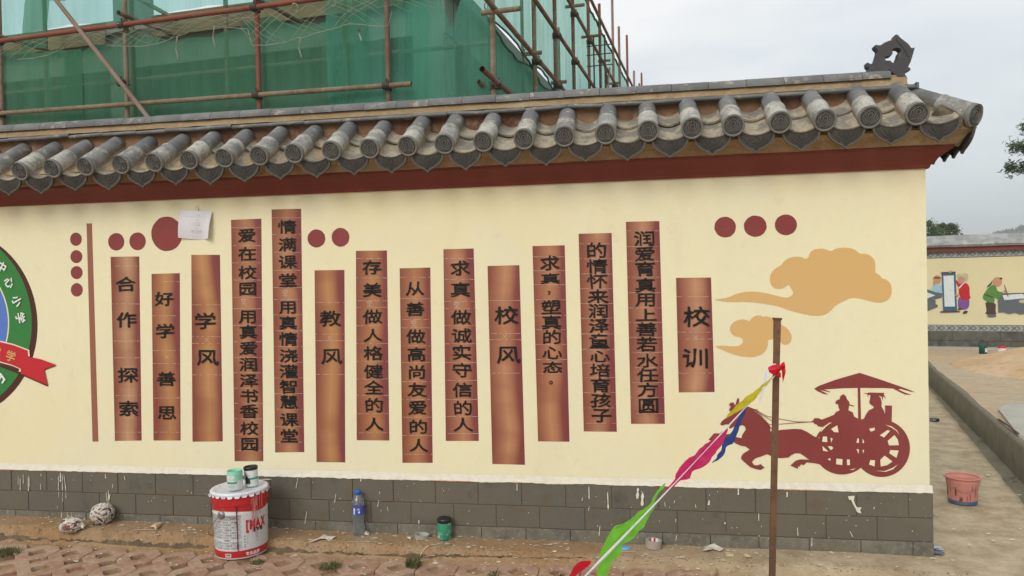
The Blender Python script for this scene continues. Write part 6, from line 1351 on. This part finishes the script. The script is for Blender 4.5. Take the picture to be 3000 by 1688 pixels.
# rusty post and bunting --------------------------------------
mat('post_rust', (0.125, 0.062, 0.033), .65, [(6, .45, .62, (0.20, 0.10, 0.05), .8, (1, 1, .3)), (40, .5, .68, (0.075, 0.05, 0.035), .7)], (80, .6, .002), metal=.15, spec=.4)
pt0 = at(2276, 1250, 2.95); gx, gy = pt0.x, pt0.y
top_ = at(2277, 938, 2.95); bot = at(2262, 1688, 2.95); dr = (bot-top_).normalized(); bot2 = top_+dr*((top_.z+.16)/-dr.z)
po = empty('metal_post', tuple(bot2)); tag(po, 'rusty square steel post in front of the wall with bunting tied on', 'post')
b = MB(); hw = .0112; vs = []
ring_z = [0, .015, .35, .8, 1]
for i in range(12):
    t = i/11; c = top_.lerp(bot2, t); f_ = 1.0
    if i == 0: f_ = 1.12
    for sx, sy in ((-1, -1), (1, -1), (1, 1), (-1, 1)): vs.append(c+Vector((sx*hw*f_+.0008*fn(t*9, sx), sy*hw*f_, 0)))
b.add(vs, [(4*i+j, 4*i+(j+1) % 4, 4*i+4+(j+1) % 4, 4*i+4+j) for i in range(11) for j in range(4)]); rel(b.build('shaft', MATS['post_rust']), po)
b = MB(); c = top_; b.add([c+Vector((sx*w_, sy*w_, z+.004*fn(sx*3, sy*2, z*90))) for z, w_ in ((0, .0135), (.005, .0165), (.009, .0155)) for sx, sy in ((-1, -1), (1, -1), (1, 1), (-1, 1))], [(j, (j+1) % 4, 4+(j+1) % 4, 4+j) for j in range(4)]+[(4+j, 4+(j+1) % 4, 8+(j+1) % 4, 8+j) for j in range(4)]+[(0, 1, 2, 3), (8, 9, 10, 11)]); rel(b.build('hammered_head', MATS['post_rust']), po)
# string runs down to the left and towards the viewer
A0, B0 = at(2268, 1100, 2.91), at(1700, 1680, 2.25)
SD = (B0-A0); tg = (-.02-A0.z)/SD.z; G0 = A0+SD*tg
bu = empty('bunting', tuple(A0)); tag(bu, 'string of bright plastic pennants running down left from the rusty post', 'bunting')
for nm, c in dict(p_yellow=(.72, .62, .03), p_blue=(.035, .085, .36), p_pink=(.78, .035, .19), p_green=(.24, .72, .06), p_red=(.70, .015, .035), p_white=(.86, .84, .88)).items():
    m = mat(nm, c, .45, [(14, .4, .65, tuple(v*.88 for v in c), .6)], (30, .3, .004)); t = m.node_tree; p_ = t.nodes['Principled BSDF']; tl = t.nodes.new('ShaderNodeBsdfTranslucent'); tl.inputs[0].default_value = (*c, 1); mx_ = t.nodes.new('ShaderNodeMixShader'); mx_.inputs[0].default_value = .35
    t.links.new(p_.outputs[0], mx_.inputs[1]); t.links.new(tl.outputs[0], mx_.inputs[2]); t.links.new(mx_.outputs[0], t.nodes['Material Output'].inputs[0])
# vertical plane that contains the string; pennants hang close to it
pn = SD.cross(Vector((0, 0, 1))).normalized()
if pn.y > 0: pn = -pn
def bp(x, y, off=0.0): return onP(1650+x/2.2027, 1030+y/2.2027, A0+pn*off, pn)
sag = lambda t: Vector((0, 0, -.02*math.sin(math.pi*min(1, t))))
b = MB(); pts = [A0+SD*(tg*i/60)+sag(i/46) for i in range(61)]; k = 7; vs = []
for i, p in enumerate(pts):     # a flat plastic band, loosely twisted
    tw = .5*math.sin(i*.37)+.2*math.sin(i*1.1); wd = (.0020+.0030*min(1, i/34))*(1+.18*math.sin(i*.9)); q = Matrix.Rotation(tw, 3, SD.normalized()) @ SD.cross(pn).normalized()
    for j in range(k): a_ = 6.2832*j/k; vs.append(p+q*wd*math.cos(a_)+pn*wd*.55*math.sin(a_)+pn*.004)
b.add(vs, [(k*i+j, k*i+k+j, k*i+k+(j+1) % k, k*i+(j+1) % k) for i in range(60) for j in range(k)], True); rel(b.build('string', MATS['p_white']), bu)
def pennant(pts, m, k, off=.004, label=None):
    pts = smoothpoly(pts, 1); P = [bp(x, y) for x, y in pts]; c = sum(P, Vector())/len(P); n = len(P)
    e1 = SD.normalized(); vs = []
    tr = tessellate_polygon([P]); me_v = P[:]; tris = [tuple(t) for t in tr]
    # refine the triangles so the sheet can crumple
    for _ in range(3):
        nv = list(me_v); cache = {}; nt2 = []
        def mid(a, c_):
            kk = (min(a, c_), max(a, c_))
            if kk not in cache: cache[kk] = len(nv); nv.append((me_v[a]+me_v[c_])/2)
            return cache[kk]
        for a, b_, c_ in tris:
            if max((me_v[a]-me_v[b_]).length, (me_v[b_]-me_v[c_]).length, (me_v[c_]-me_v[a]).length) < .004: nt2.append((a, b_, c_)); continue
            x, y, z = mid(a, b_), mid(b_, c_), mid(c_, a); nt2 += [(a, x, z), (x, b_, y), (z, y, c_), (x, y, z)]
        me_v, tris = nv, nt2
    me_v = [p+pn*(off+.011*fn(p.dot(e1)*22, p.z*9, k)+.005*fn(p.x*55, p.z*40, k)) for p in me_v]
    o = MB().add(me_v, tris, True).build('pennant', MATS[m]); rel(o, bu); o['label'] = label; return o
pennant([(1348, 150), (1325, 182), (1300, 215), (1275, 240), (1240, 270), (1235, 300), (1195, 330), (1150, 368), (1110, 395), (1080, 412), (1030, 438), (1062, 400), (1100, 355), (1140, 318), (1172, 290), (1215, 262), (1255, 225), (1290, 205), (1330, 165)], 'p_yellow', 1, .006, 'narrow yellow pennant nearest the post')
pennant([(1203, 340), (1195, 370), (1165, 445), (1145, 490), (1125, 545), (1110, 598), (1085, 605), (1062, 622), (1055, 660), (1030, 690), (1005, 712), (970, 728), (1005, 695), (1008, 665), (1032, 632), (1038, 600), (1045, 565), (1085, 540), (1125, 470), (1128, 430), (1180, 370)], 'p_blue', 2, -.006, 'blue pennant trailing downwards')
pennant([(1062, 490), (1060, 520), (1052, 560), (1030, 605), (995, 650), (975, 670), (950, 705), (900, 745), (850, 770), (830, 795), (815, 825), (760, 838), (725, 865), (700, 885), (672, 898), (668, 885), (700, 850), (740, 800), (765, 745), (800, 695), (860, 660), (905, 610), (960, 570), (1020, 525)], 'p_pink', 3, -.003, 'long bright pink pennant')
pennant([(672, 850), (660, 870), (628, 900), (610, 950), (585, 1010), (558, 1085), (540, 1120), (510, 1150), (470, 1190), (440, 1220), (385, 1260), (358, 1320), (335, 1350), (310, 1400), (288, 1450), (218, 1450), (228, 1400), (232, 1340), (265, 1270), (280, 1200), (305, 1160), (360, 1130), (430, 1080), (500, 1040), (560, 990), (600, 930), (618, 885), (650, 855)], 'p_green', 4, -.004, 'large lime green pennant')
pennant([(182, 1350), (165, 1380), (135, 1410), (100, 1440), (60, 1490), (-10, 1540), (40, 1450), (62, 1410), (90, 1370), (125, 1350), (165, 1348)], 'p_red', 5, -.003, 'red pennant cut by the bottom edge')
# knot of red cloth on the post
b = MB(); rnd = random.Random(8)
KN = at(2277, 1096, 2.93)
def cloth(pts, m, name, dz=0, par=bu, amp=.008):
    P = [at(1650+x/2.2027, 1030+y/2.2027, 2.90+dz) for x, y in smoothpoly(pts, 1)]; tr = tessellate_polygon([P]); c = sum(P, Vector())/len(P); n = len(P)
    vs = [p-FW*(amp*fn(p.x*60, p.z*60, dz*9)) for p in P]+[c-FW*.018]; f_ = [(i, (i+1) % n, n) for i in range(n)]
    o = MB().add(vs, f_, False).build(name, MATS[m]); rel(o, par); return o
cloth([(1318, 103), (1345, 90), (1375, 82), (1408, 88), (1415, 105), (1400, 130), (1370, 150), (1345, 147), (1325, 128)], 'p_red', 'knot_fold')
cloth([(1398, 85), (1425, 60), (1437, 92), (1430, 115), (1410, 112)], 'p_red', 'knot_fold', .004)
cloth([(1405, 108), (1432, 105), (1438, 130), (1425, 150), (1420, 212), (1413, 170), (1415, 140)], 'p_red', 'knot_fold', .008)
cloth([(1368, 150), (1405, 128), (1408, 168), (1385, 168)], 'p_red', 'knot_fold', .006)
cloth([(1312, 105), (1335, 84), (1372, 76), (1374, 82), (1340, 90), (1319, 106), (1307, 150), (1292, 210), (1275, 290), (1262, 368), (1268, 290), (1286, 200), (1300, 150)], 'p_white', 'loose_strip', .012, amp=.003)
# low stake where the string ends (below the picture)
st_ = empty('stake', (G0.x, G0.y, -.1)); tag(st_, 'short steel stake holding the lower end of the bunting string', 'stake')
MB().tube([(0, 0, 0), (0, 0, .16)], [.008, .009], 8).build('stake_rod', MATS['post_rust'], st_)
MB().tube([(0, 0, .155), (0, 0, .168)], [.012, .012], 8).build('stake_head', MATS['post_rust'], st_)

# pink bucket on the path --------------------------------------
mat('bucket_pink', (0.62, 0.26, 0.21), .5, [(5, .45, .65, (0.55, 0.21, 0.17), .6), (16, .62, .67, (0.10, 0.02, 0.02), .9, (1, 1, .45)), (14, .66, .70, (0.12, 0.20, 0.34), .8)], spec=.4); mat('bucket_blue', (0.06, 0.15, 0.29), .5, [(20, .5, .64, (0.30, 0.18, 0.18), .7)])
p = onZ(2820, 1470, -.002); pk = empty('pink_bucket', tuple(p)); tag(pk, 'paint stained pink plastic bucket standing on the path beyond the wall corner', 'bucket')
b = MB(); b.lathe([(.001, .006), (.078, .004), (.082, 0), (.0835, .018), (.087, .07), (.0935, .13), (.098, .158), (.0955, .160), (.091, .13), (.083, .06), (.078, .02), (.001, .012)], 40); b.build('bucket_wall', MATS['bucket_pink'], pk)
b = MB(); b.lathe([(.099, .155), (.106, .160), (.108, .165), (.106, .170), (.099, .168), (.096, .162)], 40); b.build('rim', MATS['bucket_pink'], pk)
b = MB(); b.lathe([(.0828, 0), (.0845, .018), (.0852, .022)], 40); b.build('blue_paint_ring', MATS['bucket_blue'], pk)
b = MB(); va2 = math.atan2(CP.y-p.y, CP.x-p.x); b.tube([((.099+.004*math.sin(i))*math.cos(va2-1.2+.17*i), (.099+.004*math.sin(i))*math.sin(va2-1.2+.17*i), .150-.062*math.sin(math.pi*i/16)) for i in range(17)], .0016, 5); b.build('wire_handle', MATS['steel'], pk)
b = MB()
for a, z0, z1, w_ in ((va2-.42, .11, .052, .05), (va2+.3, .06, .028, .02), (va2+.5, .075, .03, .025), (va2+.62, .13, .09, .02), (va2-.8, .10, .07, .02), (va2+.9, .12, .05, .025)):
    vs = []
    for i in range(7):
        t = i/6; z = z0+(z1-z0)*t; r_ = .0843+(z-.018)*.085+.0012; ww = w_*(.4+.8*abs(fn(i*1.3, a))+.3*math.sin(math.pi*t)); vs += [(r_*math.cos(a-ww), r_*math.sin(a-ww), z), (r_*math.cos(a+ww), r_*math.sin(a+ww), z)]
    b.add(vs, [(2*i, 2*i+1, 2*i+3, 2*i+2) for i in range(6)])
b.build('paint_drip', MATS['drip_maroon'], pk)
p = onZ(2738, 1232, .0); lid_ = empty('jar_lid', tuple(p)); tag(lid_, 'small black jar lid lying on the path close to the wall corner', 'lid')
MB().lathe([(.001, .02), (.040, .021), (.043, .018), (.043, 0)], 24).build('lid_shell', MATS['black_paint'], lid_)
b = MB(); b.lathe([(.0432, .004), (.0436, .016)], 14, smooth=False, arc=(3.4, 4.6)); b.build('lid_grip', MATS['label_grey'], lid_)
b = MB(); mat('blue_stain', (0.12, 0.13, 0.24), .7, world=True); mat('aqua_stain', (0.45, 0.55, 0.58), .7, world=True)
for px, py, s, m in ((2748, 1622, .035, 'blue_stain'), (2741, 1607, .030, 'aqua_stain'), (2752, 1612, .02, 'aqua_stain'), (2723+3, 1140, .015, 'blue_stain')):
    q = onZ(px, py, -.003); b = MB(); b.add([(q.x+s*(1+.5*fn(k*1.1, s*90))*math.cos(k*.45), q.y+s*.7*(1+.5*fn(k*1.1, s*90))*math.sin(k*.45), (surf(q.x, q.y) if q.y < 0 else -.002)+.006) for k in range(14)], [tuple(range(14))])
    tag(b.build('paint_stain', MATS[m]), {1622: 'dark blue paint stain on the ground at the wall corner', 1607: 'larger pale aqua paint stain at the wall corner', 1612: 'smaller pale aqua paint stain at the wall corner', 1140: 'tiny blue paint spot on the path far behind the corner'}[py], 'paint stain')
# rubble in the gutter by the kerb
b = MB(); rnd = random.Random(2)
for px, py in ((2955, 1402), (2878, 1288)):
    for _ in range(34):
        q = onZ(px+rnd.gauss(0, 12), py+rnd.gauss(0, 6), -.02); s = rnd.uniform(.004, .012); b.add([(q.x+s, q.y, q.z), (q.x-s, q.y+s*.3, q.z), (q.x, q.y+s, q.z), (q.x, q.y-s, q.z), (q.x+s*.2, q.y, q.z+s*.9)], [(0, 2, 4), (2, 1, 4), (1, 3, 4), (3, 0, 4)])
tag(b.build('rubble', MATS['block_base']), 'grey rubble and chips lying in the gutter along the kerb', 'rubble', kind='stuff')
# cans by the far wall
for px, py, m1, m2, lab in ((2880, 1037, 'can_dark', 'label_white', 'dark green paint can standing in front of the far wall'), (2936, 1042, 'label_red', 'label_white', 'red and white paint can standing in front of the far wall')):
    q = onZ(px, py, .21); c = empty('paint_can', tuple(q)); tag(c, lab, 'paint can'); MB().lathe([(.001, 0), (.052, 0), (.054, .135), (.050, .14), (.001, .14)], 20).build('can_body', MATS[m1], c)
    a_ = math.atan2(CP.y-q.y, CP.x-q.x); arc_ = (a_+.5, a_+1.4) if m1 == 'can_dark' else (0, 6.28); zz = (.03, .09) if m1 == 'can_dark' else (.05, .11); MB().lathe([(.0545, zz[0]), (.0552, zz[1])], 16, arc=arc_).build('can_label', MATS[m2], c)
b = MB(); b.box((-.09, -.02, 0), (.09, .02, .02)); o = b.build('wood_offcut', MATS['scrap_tan'], None, onZ(2958, 1027, .23), (.1, -.15, -.7)); tag(o, 'pale wood offcut lying by the red and white can at the far wall', 'wood offcut')
bpy.data.objects.remove(_fo)
